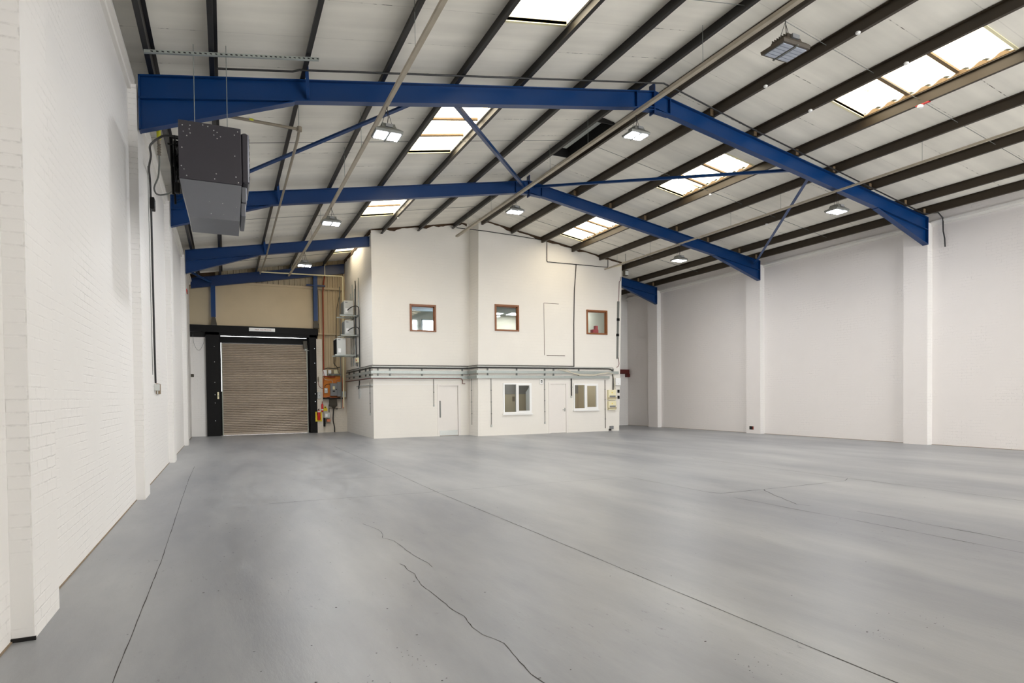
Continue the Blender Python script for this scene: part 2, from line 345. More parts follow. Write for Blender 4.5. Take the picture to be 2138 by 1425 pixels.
# chips and scuffs in the paint: one uncountable scatter
mb=MB()
def chip(x,y,s,z=.0016):
    n=6; a0=random.random()*6
    mb.add([(x+s*random.uniform(.5,1.2)*math.cos(a0+k*math.pi/3),y+s*random.uniform(.3,.9)*math.sin(a0+k*math.pi/3),z) for k in range(n)],[tuple(range(n))])
for _ in range(230):
    y=random.uniform(-8.6,2); x=random.uniform(.3,10) if random.random()<.5 else random.uniform(.9,2.8)
    chip(x,y,random.uniform(.004,.011))
for cx,cy in ((1.55,-7.9),(1.95,-8.1),(2.05,-7.6),(2.0,-7.1),(1.7,-7.3),(4.6,-8.05),(5.1,-8.0),(3.6,-8.0)):
    for _ in range(16): chip(random.gauss(cx,.07),random.gauss(cy,.09),random.uniform(.002,.006))
o=mb.build('floor_chip',M['crack'],fl); o['kind']='stuff'

# side walls ---------------------------------------------------------
wl=struct(MB().box(-.4,-.115,Y0,YG+.2,0,6.32).build('wall_left',M['brickY']))
for k in range(-1,3):
    mb=MB(); y0=k*D-.05; y1=k*D+.57; mb.box(-.13,0,y0,y1,0,5.98)
    o=mb.build('pilaster',M['brickY'],wl); o.data.materials.append(M['brickX'])
    for p in o.data.polygons:
        if abs(p.normal.y)>.5: p.material_index=1
# dark gaps at the foot of the walls and the tan sealant line
MB().box(-.115,.008,-D-.062,-D-.048,0,.022).build('foot_gap',M['dark'],wl)
MB().box(-.118,-.106,Y0,YG,0,.009).build('sealant_line',M['dust'],wl)
wr=struct(MB().box(18.52,18.8,Y0,YG+.2,0,6.32).build('wall_right',M['brickR']))
for k in range(-1,3):
    o=MB().box(W,18.53,k*D-.05,k*D+.6,0,6.0).build('pilaster',M['brickR'],wr); o.data.materials.append(M['brickX'])
    for p in o.data.polygons:
        if abs(p.normal.y)>.5: p.material_index=1
MB().box(18.505,18.53,Y0,13.9,0,.01).build('sealant_line',M['dust'],wr)
# eaves trims on both walls (stepped flashing)
for i,(xa,xb,xc) in enumerate(((-.13,-.07,-.02),(18.53,18.48,18.44))):
    for k in range(-3,3):
        ya,yb=k*D+.57,(k+1)*D-.05
        if k==-3: ya=Y0
        if i==1 and k==2: yb=13.9
        if ya>=yb: continue
        mb=MB(); mb.box(min(xa,xb),max(xa,xb),ya,yb,5.9,5.97); mb.box(min(xa,xc),max(xa,xc),ya,yb,5.97,6.03)
        struct(mb.build('trim_%d'%(1+i),M['whitep']))
struct(MB().box(-.4,9.0,Y0-.25,Y0,0,8.0).build('wall_front_light_block',M['brickX']))  # unseen wall added behind the camera to cut light from the open end
# back wall of the gable bay (left part, shutter opening, pier, wall under the cladding)
mb=MB()
mb.box(-.3,.42,YG,YG+.25,0,4.1)
o=struct(mb.build('wall_back_left',M['brickX']))
MB().box(-.115,.42,YG-.03,YG+.02,3.86,4.05).build('recess',M['dark'],o)
MB().box(-.115,.40,YG-.05,YG+.0,3.72,3.86).build('timber_packer',M['closure'],o) if False else None
mb=MB(); mb.box(4.55,4.78,YG-.12,YG+.2,0,3.9); mb.box(4.78,5.80,YG,YG+.2,0,1.42)
o=struct(mb.build('wall_back_pier',M['pier']))
# gable cladding
def corrug_x(x0,x1,yc,z0f,z1f,per,amp,depth=.02,n=12,trap=True):
    """vertical corrugated sheet facing -Y; z0f,z1f functions of x"""
    k=int((x1-x0)/per*n); pts=[]
    for i in range(k+1):
        x=x0+(x1-x0)*i/k; ph=((x-x0)/per)%1
        y=yc-(amp if (.12<ph<.58) else 0) if trap else yc-amp*math.sin(2*math.pi*ph)
        pts.append((x,y))
    mb=MB(); vs=[];fs=[]; m=len(pts)
    for x,y in pts: vs.append((x,y,z0f(x)))
    for x,y in pts: vs.append((x,y,z1f(x)))
    for x,y in pts: vs.append((x,y+depth,z0f(x)))
    for x,y in pts: vs.append((x,y+depth,z1f(x)))
    for i in range(m-1):
        fs+= [(i,i+1,m+i+1,m+i),(2*m+i+1,2*m+i,3*m+i,3*m+i+1),(m+i,m+i+1,3*m+i+1,3*m+i),(i+1,i,2*m+i,2*m+i+1)]
    fs+=[(0,m,3*m,2*m),(m-1,3*m-1,4*m-1,2*m-1)]
    return mb.add(vs,fs)
cl=struct(corrug_x(.8,5.85,YG+.18,lambda x:4.3,lambda x:zt(x)+.22,.21,.035).build('wall_back_cladding',M['clad2']))
corrug_x(4.62,5.80,YG+.1,lambda x:1.4,lambda x:zt(x)+.2,.21,.035).build('corrugated_sheet',M['clad'],cl)
MB().box(-.3,.64,YG+.02,YG+.07,4.32,5.85).build('flat_panel',M['clad2'],cl)
mb=MB(); mb.box(.79,2.7,YG+.03,YG+.08,4.34,6.07); mb.box(2.7,4.46,YG+.025,YG+.08,4.34,6.07); mb.build('flat_panel',M['clad'],cl)
MB().box(-.3,.8,YG+.18,YG+.25,5.7,6.5).build('flat_panel',M['foam'],cl)
MB().box(1.9,4.46,YG-.03,YG+.04,6.0,6.08).build('cladding_rail',M['clad'],cl)
MB().box(4.62,5.7,YG-.02,YG+.06,6.0,6.09).build('cladding_rail',M['clad'],cl)
MB().box(4.62,5.7,YG-.02,YG+.06,4.10,4.17).build('cladding_rail',M['clad'],cl)
# right back wall, plus its dark red beam
wb=struct(MB().box(15.4,18.9,13.9,14.1,0,7.2).build('wall_back_right',M['brickX']))
b=MB().box(15.6,18.5,13.74,13.9,2.44,2.64).build('steel_beam',M['redp']); tag(b,'dark red steel beam end low on the far right back wall','steel beam')
MB().box(18.36,18.5,13.70,13.9,2.28,2.44).build('bracket',M['redp'],b)

# office block -------------------------------------------------------
def cellwall(mb,axis,c0,c1,u0,u1,holes,top,warp=None):
    """axis 'x': wall along X between y=c0..c1. holes=(u0,u1,z0,z1)"""
    us=sorted(set([u0,u1]+[h[0] for h in holes]+[h[1] for h in holes])); 
    us=[u for u in us if u0<=u<=u1]
    if u0<RX<u1 and axis=='x': us=sorted(us+[RX])
    zs=sorted(set([0]+[h[2] for h in holes]+[h[3] for h in holes]))+[None]
    w=warp or (lambda u,z:u)
    for a,b in zip(us,us[1:]):
        for z0,z1 in zip(zs,zs[1:]):
            um=(a+b)/2; zm=z0+.01
            if any(h[0]<um<h[1] and h[2]<=zm<h[3] for h in holes): continue
            za,zb=(top(a),top(b)) if z1 is None else (z1,z1)
            if axis=='x':
                mb.hexa([(w(a,z0),c0,z0),(w(b,z0),c0,z0),(w(b,z0),c1,z0),(w(a,z0),c1,z0),(w(a,za),c0,za),(w(b,zb),c0,zb),(w(b,zb),c1,zb),(w(a,za),c1,za)])
            else:
                mb.hexa([(c0,a,z0),(c1,a,z0),(c1,b,z0),(c0,b,z0),(c0,a,za),(c1,a,za),(c1,b,zb),(c0,b,zb)])
YL,YR,XR,XS,XO=11.2,10.3,15.49,9.35,5.79
W1=(7.13,8.11,3.81,4.79); W2=(10.06,11.04,3.84,4.81); W3=(13.98,14.95,3.845,4.803)
L1=(10.36,11.53,.80,1.925); L2=(13.36,14.49,.885,1.90)
DL=(8.165,8.96,0,1.88); DR=(12.32,13.06,0,1.915)
def warp(u,z):
    if abs(u-XR)<1e-6: return u+.028*z
    if abs(u-XS)<1e-6: return u+.015*z
    return u
rooft=lambda x: zt(x)+.2
mb=MB(); cellwall(mb,'x',YL,YL+.15,XO,XS+.11,[W1,DL],rooft); struct(mb.build('wall_office_front_left',M['blockX']))
struct(MB().box(4.7,15.4,16.62,16.8,0,5.4).build('wall_back_light_block',M['brickX']))  # unseen wall added so sky light does not leak into the office
mb=MB(); cellwall(mb,'x',YR,YR+.15,XS,XR,[W2,W3,L1,L2,DR],rooft,warp); of=struct(mb.build('wall_office_front_right',M['blockX']))
mb=MB(); mb.hexa([(XS,YR+.02,0),(XS+.12,YR+.02,0),(XS+.12,YL+.15,0),(XS,YL+.15,0),(XS+.117,YR+.02,rooft(9.4)),(XS+.24,YR+.02,rooft(9.5)),(XS+.24,YL+.15,rooft(9.5)),(XS+.117,YL+.15,rooft(9.4))])
struct(mb.build('wall_office_step',M['blockY']))
struct(MB().box(XO-.01,XO+.14,YL+.002,YG+.2,0,rooft(XO)).build('wall_office_left',M['blockY']))
mb=MB(); mb.hexa([(XR-.15,YR+.15,0),(XR,YR+.15,0),(XR,13.9,0),(XR-.15,13.9,0),(XR+.03,YR+.15,rooft(XR+.1)),(XR+.186,YR+.15,rooft(XR+.2)),(XR+.186,13.9,rooft(XR+.2)),(XR+.03,13.9,rooft(XR+.1))])
struct(mb.build('wall_office_right',M['blockY']))
# ragged dark gap filler where office walls meet the roof
def ragged(x0,x1,y,name,par):
    mb=MB(); n=int((x1-x0)/.09); prev=None
    for i in range(n+1):
        x=x0+(x1-x0)*i/n; t=rooft(x)-.002; d=.035+.06*abs(math.sin(x*3.1)+.6*math.sin(x*7.7+1))*random.uniform(.6,1.1)
        cur=(x,t,t-d)
        if prev: mb.hexa([(prev[0],y-.03,prev[2]),(x,y-.03,cur[2]),(x,y,cur[2]),(prev[0],y,prev[2]),(prev[0],y-.03,prev[1]),(x,y-.03,cur[1]),(x,y,cur[1]),(prev[0],y,prev[1])])
        prev=cur
    return mb.build(name,M['foam'],par)
ragged(XO,XS,YL,'gap_filler',bpy.data.objects['wall_office_front_left']); ragged(XS+.13,XR+.18,YR,'gap_filler',of)
mb=MB(); 
for i in range(50):
    y=YL+i*.104; d=.05+.05*random.random(); mb.box(XO-.04,XO-.01,y,y+.104,rooft(XO)-d-.06,rooft(XO)-.02)
mb.build('gap_filler',M['foam'],bpy.data.objects['wall_office_left'])
# thin ledge over the lower storey, patched panel
struct(MB().box(XO,8.12,YL-.012,YL,1.885,1.915).build('trim_3',M['whitep']))
pn=MB().box(12.11,13.14,YR-.006,YR+.01,2.985,4.95).build('wall_panel',M['blockX'],of)
mb=MB(); mb.box(12.095,12.11,YR-.003,YR,2.985,4.95); mb.box(12.1,12.75,YR-.003,YR,4.95,4.965); mb.box(12.2,13.0,YR-.008,YR,2.962,2.985); mb.build('panel_joint',M['foam'],of)
# interiors behind the windows
mb=MB(); mb.box(XO+.14,15.3,16.2,16.35,2.6,5.4); mb.box(9.85,9.95,11.35,16.2,2.6,5.4); mb.box(15.2,15.3,10.45,16.2,2.6,5.4); mb.box(XO+.14,XO+.2,11.35,16.2,2.6,5.4); mb.box(12.15,12.25,10.45,11.5,2.6,5.4)
struct(mb.build('wall_interior_upper',M['inwall']))
mb=MB(); mb.box(XO+.14,XS+.1,YL+.15,16.2,5.25,5.35); mb.box(XS+.1,15.3,YR+.15,16.2,5.25,5.35); struct(mb.build('ceiling_upper',M['inceil']))
mb=MB(); mb.box(XO+.14,XS+.1,YL+.15,16.2,2.6,2.72); mb.box(XS+.1,15.3,YR+.15,16.2,2.6,2.72); struct(mb.build('floor_upper',M['floorin']))
mb=MB(); mb.box(9.5,15.3,13.0,13.1,0,1.52); mb.box(13.1,13.2,10.45,13.0,0,2.5); mb.box(15.2,15.3,10.45,13.0,0,2.5); struct(mb.build('wall_interior_lower',M['indado']))
struct(MB().box(9.5,15.3,12.99,13.1,1.52,2.55).build('wall_interior_upper_band',M['ingrey']))
struct(MB().box(XS+.13,15.3,YR+.15,13.1,2.5,2.6).build('ceiling_lower',M['inceil']))
for x,y,w,d,lb in ((14.4,12.6,.8,.8,'unseen ceiling panel added to brighten the room behind the right upper window'),(12.45,15.5,.45,.5,'lit square ceiling panel seen left through the middle upper window'),(13.35,15.35,.8,.7,'larger lit ceiling panel seen right through the middle upper window')):  # first panel is out of view, added to brighten its room
    t=thing('ceiling_light',lb,'ceiling light',(x,y,5.2)); MB().box(x-w/2,x+w/2,y-d/2,y+d/2,5.22,5.25).build('frame',M['pvc'],t); MB().box(x-w/2+.03,x+w/2-.03,y-d/2+.03,y+d/2-.03,5.21,5.221).build('diffuser',M['ceilp'],t)
for x,y,z in ((11.2,11.9,2.46),(14.2,11.9,2.46)):  # panels added only to brighten the ground floor rooms
    t=thing('ceiling_light','slim ceiling panel added to brighten the ground floor room behind the '+('larger' if x<12 else 'smaller')+' white window','ceiling light',(x,y,z)); MB().box(x-.3,x+.3,y-.3,y+.3,z+.01,z+.04).build('frame',M['pvc'],t); MB().box(x-.27,x+.27,y-.27,y+.27,z,z+.012).build('diffuser',M['ceilp'],t)
# far bright window inside the first upper room
wf=struct_root('window_6',(9.3,16.2,4.2)); MB().box(9.1,9.66,16.17,16.2,4.35,4.86).build('pane',M['daywin'],wf)
mb=MB(); mb.box(9.05,9.1,16.15,16.2,4.3,4.91); mb.box(9.66,9.71,16.15,16.2,4.3,4.91); mb.box(9.05,9.71,16.15,16.2,4.86,4.91); mb.build('window_frame',M['pvc'],wf)
wf=struct_root('window_7',(7.6,16.2,4.2)); MB().box(8.66,8.84,16.17,16.2,4.3,4.84).build('pane',M['daywin'],wf)

# timber windows
def timber_window(n,x0,x1,z0,z1,y):
    r=struct_root('window_%d'%n,((x0+x1)/2,y,z0)); f=.062
    mb=MB(); y0,y1=y-.035,y+.10
    mb.box(x0,x0+f,y0,y1,z0,z1); mb.box(x1-f,x1,y0,y1,z0,z1); mb.box(x0+f,x1-f,y0,y1,z0,z0+f*.9); mb.box(x0+f,x1-f,y0,y1,z1-f,z1)
    i=.03; mb.box(x0+f,x0+f+i,y+.03,y+.07,z0+f,z1-f); mb.box(x1-f-i,x1-f,y+.03,y+.07,z0+f,z1-f); mb.box(x0+f,x1-f,y+.03,y+.07,z1-f-i,z1-f)
    mb.build('window_frame',M['wood'],r)
    MB().box(x0+f,x1-f,y+.045,y+.05,z0+f*.9,z1-f).build('pane',M['glass'],r)
    return r
timber_window(1,*W1,YL); timber_window(2,*W2,YR); timber_window(3,*W3,YR)
# red cartons on the sill
t=MB().box(14.35,14.62,YR+.12,YR+.3,3.905,4.05).build('carton',M['carbox']); tag(t,'low red carton lying on the sill inside the right upper window','box'); MB().box(14.37,14.60,YR+.115,YR+.12,3.93,4.02).build('label',M['cream'],t) if False else None
t=MB().box(14.48,14.6,YR+.13,YR+.25,4.051,4.2).build('carton',M['carbox']); tag(t,'upright red carton standing on the low one in the right upper window','box')
# white upvc windows
def upvc(n,x0,x1,z0,z1,y,mid,sill=True):
    r=struct_root('window_%d'%n,((x0+x1)/2,y,z0)); f=.055; y0,y1=y-.03,y+.05
    mb=MB(); mb.box(x0,x0+f,y0,y1,z0,z1); mb.box(x1-f,x1,y0,y1,z0,z1); mb.box(x0+f,x1-f,y0,y1,z0,z0+f); mb.box(x0+f,x1-f,y0,y1,z1-f,z1); mb.box(mid-f*.6,mid+f*.6,y0,y1,z0+f,z1-f)
    mb.build('window_frame',M['pvc'],r)
    mb=MB(); s=.035; a,b=(mid+f*.6,x1-f) if n==4 else (mid+f*.6,x1-f)
    mb.box(a,a+s,y0-.015,y1-.02,z0+f,z1-f); mb.box(b-s,b,y0-.015,y1-.02,z0+f,z1-f); mb.box(a+s,b-s,y0-.015,y1-.02,z0+f,z0+f+s); mb.box(a+s,b-s,y0-.015,y1-.02,z1-f-s,z1-f)
    mb.build('window_sash',M['pvc'],r)
    MB().box(x0+f,x1-f,y+.01,y+.015,z0+f,z1-f).build('pane',M['glass'],r)
    MB().box(x0-.03,x1+.02,y-.075,y,z0-.055,z0-.005).build('window_sill',M['pvc'],r)
upvc(4,*L1,YR,10.92); upvc(5,*L2,YR,13.9)
t=MB().prism_x([(11.3,.01),(12.9,.01),(12.9,1.6),(12.35,1.95),(11.3,2.0)],12.58,12.64).build('inner_panel',M['pvc']); tag(t,'white panel seen at the right inside the larger ground floor window','panel')
t=MB().box(12.0,12.1,12.97,12.99,1.22,1.42).build('wall_box',M['closure']); tag(t,'small brown box on the beige wall inside the larger ground floor window','box')
# office doors
r=struct_root('door_2',(8.56,YL,0))
mb=MB(); x0,x1,z1=DL[0],DL[1],DL[3]; mb.box(x0-.04,x0+.03,YL-.015,YL+.12,0,z1+.02); mb.box(x1-.03,x1+.06,YL-.015,YL+.12,0,z1+.02); mb.box(x0+.03,x1-.03,YL-.01,YL+.12,z1-.03,z1+.02); mb.build('door_frame',M['doorp'],r)
MB().box(x0+.035,x1-.035,YL+.045,YL+.09,.01,z1-.03).build('door_leaf',M['doorp'],r)
MB().bbox(x0+.045,x0+.095,YL+.012,YL+.044,.68,1.30,.008).build('pull_handle',M['galvD'],r)
MB().box(x0+.05,x1-.05,YL+.035,YL+.045,.012,.2).build('kick_plate',M['steelh'],r)
MB().box(x0+.035,x1-.035,YL+.02,YL+.12,0,.012).build('threshold',M['closure'],r)
r=struct_root('door_3',(12.69,YR,0))
mb=MB(); x0,x1,z1=DR[0],DR[1],DR[3]; mb.box(x0-.06,x0+.03,YR-.018,YR+.12,0,z1+.03); mb.box(x1-.03,x1+.05,YR-.018,YR+.12,0,z1+.03); mb.box(x0+.03,x1-.03,YR-.018,YR+.12,z1-.03,z1+.03); mb.build('door_frame',M['doorp'],r)
MB().box(x0+.034,x1-.034,YR+.01,YR+.05,.01,z1-.034).build('door_leaf',M['doorp'],r)
mb=MB(); mb.box(x1-.10,x1-.06,YR-.0,YR+.01,.83,.97); mb.box(x1-.19,x1-.07,YR-.035,YR-.02,.885,.905); mb.box(x1-.09,x1-.075,YR-.03,YR+.0,.887,.903); mb.build('door_handle',M['steelh'],r)

# ------------------------------------------------------------------ roof lining with skylight openings
SK=[(-16.0,-13.3),(-10.2,-7.5),(-4.5,-1.77),(1.2,3.83),(6.85,9.4)]
SKL=SK+[(12.6,14.8)]; XA,XB=4.96,6.13; XC,XD=12.06,13.30
def roofpart(mb,x0,x1,ylist):
    for y0,y1 in ylist:
        za,zb=rooft(x0),rooft(x1)
        mb.hexa([(x0,y0,za),(x1,y0,zb),(x1,y1,zb),(x0,y1,za),(x0,y0,za+.05),(x1,y0,zb+.05),(x1,y1,zb+.05),(x0,y1,za+.05)])
def gaps(sk):
    out=[];y=Y0
    for a,b in sk: out.append((y,a)); y=b
    return out+[(y,17.0)]
mb=MB(); full=[(Y0,17.0)]
roofpart(mb,-.45,XA,full); roofpart(mb,XA,XB,gaps(SKL)); roofpart(mb,XB,8.92,full)
roofpart(mb,8.92,RX,[(Y0,1.8),(3.95,17)]); roofpart(mb,RX,9.5,[(Y0,1.8),(3.95,17)])
roofpart(mb,9.5,XC,full); roofpart(mb,XC,XD,gaps(SK)); roofpart(mb,XD,18.85,full)
ceil=struct(mb.build('ceiling',M['liner']))
def wavez(y): return .035*math.cos(2*math.pi*y/.33)
def skylight(n,x0,x1,y0,y1,low):
    r=struct_root('window_%d'%n,((x0+x1)/2,(y0+y1)/2,rooft((x0+x1)/2)))
    k=int((y1-y0)/.0275); kk=k+24; mb=MB(); vs=[]
    xa,xb=x0-.1,x1+.1
    for i in range(kk+1):
        y=y0-.33+(y1-y0+.66)*i/kk
        vs+=[(xa,y,rooft(xa)+.13+wavez(y)),(xb,y,rooft(xb)+.13+wavez(y))]
    n_=len(vs); vs+=[(a,b,c+.006) for a,b,c in vs]
    fs=[]
    for i in range(kk): fs+=[(2*i,2*i+1,2*i+3,2*i+2),(n_+2*i,n_+2*i+2,n_+2*i+3,n_+2*i+1)]
    mb.add(vs,fs).build('pane',M['pane'],r,smooth=True)
    # wavy filler at the lower edge
    mb=MB(); xl=low; s=-1 if low<RX else 1; xl2=xl+.03*s
    for i in range(k):
        ya=y0+(y1-y0)*i/k; yb=y0+(y1-y0)*(i+1)/k
        mb.hexa([(xl,ya,rooft(xl)),(xl2,ya,rooft(xl)),(xl2,yb,rooft(xl)),(xl,yb,rooft(xl)),(xl,ya,rooft(xl)+.05+wavez(ya)*.9),(xl2,ya,rooft(xl)+.05+wavez(ya)*.9),(xl2,yb,rooft(xl)+.05+wavez(yb)*.9),(xl,yb,rooft(xl)+.05+wavez(yb)*.9)])
    mb.build('profile_filler',M['closure'],r)
    for t in (1/3,2/3):
        y=y0+(y1-y0)*t
        MB().hexa([(x0,y-.035,rooft(x0)+.05),(x1,y-.035,rooft(x1)+.05),(x1,y+.035,rooft(x1)+.05),(x0,y+.035,rooft(x0)+.05),(x0,y-.035,rooft(x0)+.09),(x1,y-.035,rooft(x1)+.09),(x1,y+.035,rooft(x1)+.09),(x0,y+.035,rooft(x0)+.09)]).build('glazing_bar',M['closure'],r)
    mb=MB()
    for ya,yb in ((y0-.05,y0+.0),(y1,y1+.05)):
        mb.hexa([(x0,ya,rooft(x0)-.012),(x1,ya,rooft(x1)-.012),(x1,yb,rooft(x1)-.012),(x0,yb,rooft(x0)-.012),(x0,ya,rooft(x0)+.2),(x1,ya,rooft(x1)+.2),(x1,yb,rooft(x1)+.2),(x0,yb,rooft(x0)+.2)])
    mb.build('flashing',M['cream'],r)
n=8
for a,b in SKL: skylight(n,XA,XB,a,b,XB) if False else skylight(n,XA,XB,a,b,XA+.02); n+=1
for a,b in SK: skylight(n,XC,XD,a,b,XD-.02); n+=1
# outer roof sheet above everything, keeps the sky out
mb=MB()
for x0,x1 in ((-.6,RX),(RX,19.0)):
    za,zb=rooft(x0)+.28,rooft(x1)+.28; mb.hexa([(x0,Y0,za),(x1,Y0,zb),(x1,17.1,zb),(x0,17.1,za),(x0,Y0,za+.03),(x1,Y0,zb+.03),(x1,17.1,zb+.03),(x0,17.1,za+.03)])
struct(mb.build('roof',M['galvD']))
# eaves closers between lining and wall heads
mb=MB(); mb.box(-.5,-.4,Y0,17,6.2,6.5); mb.box(18.8,18.9,Y0,17,6.2,6.5); struct(mb.build('trim_4',M['whitep']))
# gable closer at the far end, above office and right
mb=MB(); mb.prism_y([(5.7,5.3),(18.8,5.3),(18.8,rooft(18.8)),(RX,rooft(RX)),(5.7,rooft(5.7))],16.9,17.0); struct(mb.build('wall_back_gable',M['clad2']))

# ------------------------------------------------------------------ ridge ventilator
t=thing('roof_ventilator','dark framed ridge ventilator opening beside the ridge purlin','ventilator',(9.2,2.9,7.85))
mb=MB(); z=rooft(8.92); 
mb.box(8.90,8.94,1.8,3.95,z-.06,z+.24); mb.box(9.48,9.52,1.8,3.95,z-.06,z+.24); mb.box(8.94,9.48,1.78,1.82,z-.06,z+.24); mb.box(8.94,9.48,3.93,3.97,z-.06,z+.24); mb.box(8.9,9.52,1.8,3.95,z+.2,z+.24); mb.build('frame',M['dark'],t)
mb=MB(); mb.loft([[(9.12,1.9,z+.16),(9.18,1.9,z+.06),(9.30,1.9,z+.06),(9.34,1.9,z+.16)],[(9.12,3.75,z+.16),(9.18,3.7,z+.06),(9.30,3.7,z+.06),(9.34,3.8,z+.16)]]); mb.build('louvre_blade',M['galv'],t)

# ------------------------------------------------------------------ purlins
ords=['first','second','third','fourth','fifth','sixth','seventh','eighth']
LP=[.21,1.005,2.30,3.58,4.90,6.17,7.50,8.82]; RP=[18.12,17.33,15.93,14.6,13.34,12.02,10.75,9.58]
PH=.2
def purlin(x,side,y1,idx):
    z=zt(x); s=1 if side=='left' else -1; t_=.012
    # Z section, web at x, bottom flange towards the eaves, top flange towards the ridge
    poly=[(x-.055*s,z),(x+t_*s,z),(x+t_*s,z+PH-.012),(x+.06*s,z+PH-.012),(x+.06*s,z+PH),(x,z+PH),(x,z+.012),(x-.043*s,z+.012),(x-.043*s,z+.028),(x-.055*s,z+.028)]
    o=MB().prism_y(poly,Y0,y1).build('roof_purlin',M['purlin'] if side=='left' else M['purlin_w'])
    tag(o,'dark steel roof purlin, %s one up the %s slope from the %s wall'%(ords[idx],side,side),'purlin','long steel purlins under the roof')
    return o
for i,x in enumerate(LP): purlin(x,'left',YG+.15 if x<5.7 else YL-.02,i)
for i,x in enumerate(RP):
    y1=13.88 if x>15.75 else (YR-.02 if x>9.4 else YL)
    o=purlin(x,'right',y1,i)
    for k in range(0,3):
        if k*D<y1 and x>9.6: MB().box(x-.09,x+.0,k*D-.12,k*D-.105,zt(x)+.012,zt(x)+.15).build('cleat',M['closure'],o)

# ------------------------------------------------------------------ portal frames
RD=.34   # rafter depth measured vertically
def portal(k,label,hb=5.40,hbr=5.40):
    yc=k*D; t=thing('portal_frame',label,'steel frame',(RX,yc,zt(RX)-RD),'blue steel portal frames')
    fw=.077; tf=.016
    for side in (0,1):
        mx=(lambda x:x) if side==0 else (lambda x:18.4-x)
        X0=0.02 if side==0 else 18.4-W+.0
        mb=MB(); a,b=X0,RX-.012
        T=lambda x: 6.12+.172*x-.003
        def bar(x0,x1,z0a,z0b,z1a,z1b,hw,m=None):
            (m or mb).hexa([(mx(x0),yc-hw,z0a),(mx(x1),yc-hw,z0b),(mx(x1),yc+hw,z0b),(mx(x0),yc+hw,z0a),(mx(x0),yc-hw,z1a),(mx(x1),yc-hw,z1b),(mx(x1),yc+hw,z1b),(mx(x0),yc+hw,z1a)])
        bar(a,b,T(a)-RD+tf,T(b)-RD+tf,T(a)-tf,T(b)-tf,.006)
        bar(a,b,T(a)-tf,T(b)-tf,T(a),T(b),fw)
        bar(a,b,T(a)-RD,T(b)-RD,T(a)-RD+tf,T(b)-RD+tf,fw)
        # web stiffener near ridge
        bar(b-.42,b-.40,T(b-.42)-RD+tf,T(b-.4)-RD+tf,T(b-.42)-tf,T(b-.4)-tf,fw*.9)
        mb.build('rafter',M['blue'],t)
        h=hb if side==0 else hbr; kx=2.16; mb=MB(); zk=T(kx)-RD
        bar(a,kx,h+tf,zk,T(a)-RD,zk+.001,.006); bar(a,kx,h,zk-tf,h+tf,zk,fw); bar(a,a+.02,h,h,T(a),T(a),fw)
        mb.build('haunch',M['blue'],t)
        # small ridge haunch
        mb=MB(); xk=RX-.42; zz=T(RX)-RD-.05
        bar(xk,RX-.012,T(xk)-RD,zz+.01,T(xk)-RD+.001,T(RX)-RD,.006); bar(xk,RX-.012,T(xk)-RD-.014,zz-.004,T(xk)-RD,zz+.012,fw)
        mb.build('ridge_haunch',M['blue'],t)
    MB().box(RX-.012,RX+.012,yc-fw-.01,yc+fw+.01,zt(RX)-RD-.12,zt(RX)+.15).build('apex_plate',M['blueD'],t)
    # bolts on apex plate
    for zz in (-.28,-.2,-.1):
        for yy in (-.045,.045): MB().cyl((RX+.012,yc+yy,zt(RX)+zz),.012,.02,'x',8).build('bolt',M['blueD'],t)
    return t
portal(0,'nearest blue steel portal frame crossing the whole roof above the heater',5.325,5.40)
portal(1,'middle blue steel portal frame, second from the viewer',5.40,5.44)
portal(2,'farthest blue steel portal frame, cut off by the white office block',5.39,5.40)
# gable rafter with its posts
t=thing('gable_rafter','blue steel rafter against the cream cladding above the roller shutter','steel beam',(2.8,YG-.2,6.0))
mb=MB(); yc=YG-.1
T=lambda x: 6.12+.172*x-.003
for (z0,z1,hw) in ((-.40,-.385,.07),(-.385,-.015,.006),(-.015,0,.07)):
    mb.hexa([(-.05,yc-hw,T(-.05)+z0),(5.74,yc-hw,T(5.74)+z0),(5.74,yc+hw,T(5.74)+z0),(-.05,yc+hw,T(-.05)+z0),(-.05,yc-hw,T(-.05)+z1),(5.74,yc-hw,T(5.74)+z1),(5.74,yc+hw,T(5.74)+z1),(-.05,yc+hw,T(-.05)+z1)])
mb.build('rafter',M['blueD'],t)
MB().tube([(.0,YG-1.1,6.15),(.64,YG-.2,5.98)],.045,6).build('knee_brace',M['blue'],t)
for x,zb,zt_,lb in ((.715,4.34,5.86,'blue steel wind post above the left black shutter column'),(4.545,4.35,6.5,'blue steel wind post above the right black shutter column')):
    t=thing('wind_post',lb,'steel post',(x,YG-.1,zb),'blue wind posts above the shutter beam'); mb=MB()
    mb.box(x-.08,x+.08,YG-.19,YG-.175,zb+.3,zt_); mb.box(x-.08,x+.08,YG-.04,YG-.025,zb+.3,zt_); mb.box(x-.006,x+.006,YG-.175,YG-.04,zb+.3,zt_); mb.build('post',M['blue'],t)
    mb=MB(); mb.loft([[(x-.1,YG-.2,zb),(x+.12,YG-.2,zb),(x+.12,YG-.02,zb),(x-.1,YG-.02,zb)],[(x-.07,YG-.185,zb+.3),(x+.07,YG-.185,zb+.3),(x+.07,YG-.03,zb+.3),(x-.07,YG-.03,zb+.3)]]); mb.build('base_plate',M['brownd'],t)
    if x>2: MB().box(x-.35,x+.4,YG-.16,YG-.05,6.09,6.15).build('rail_cleat',M['blueD'],t)

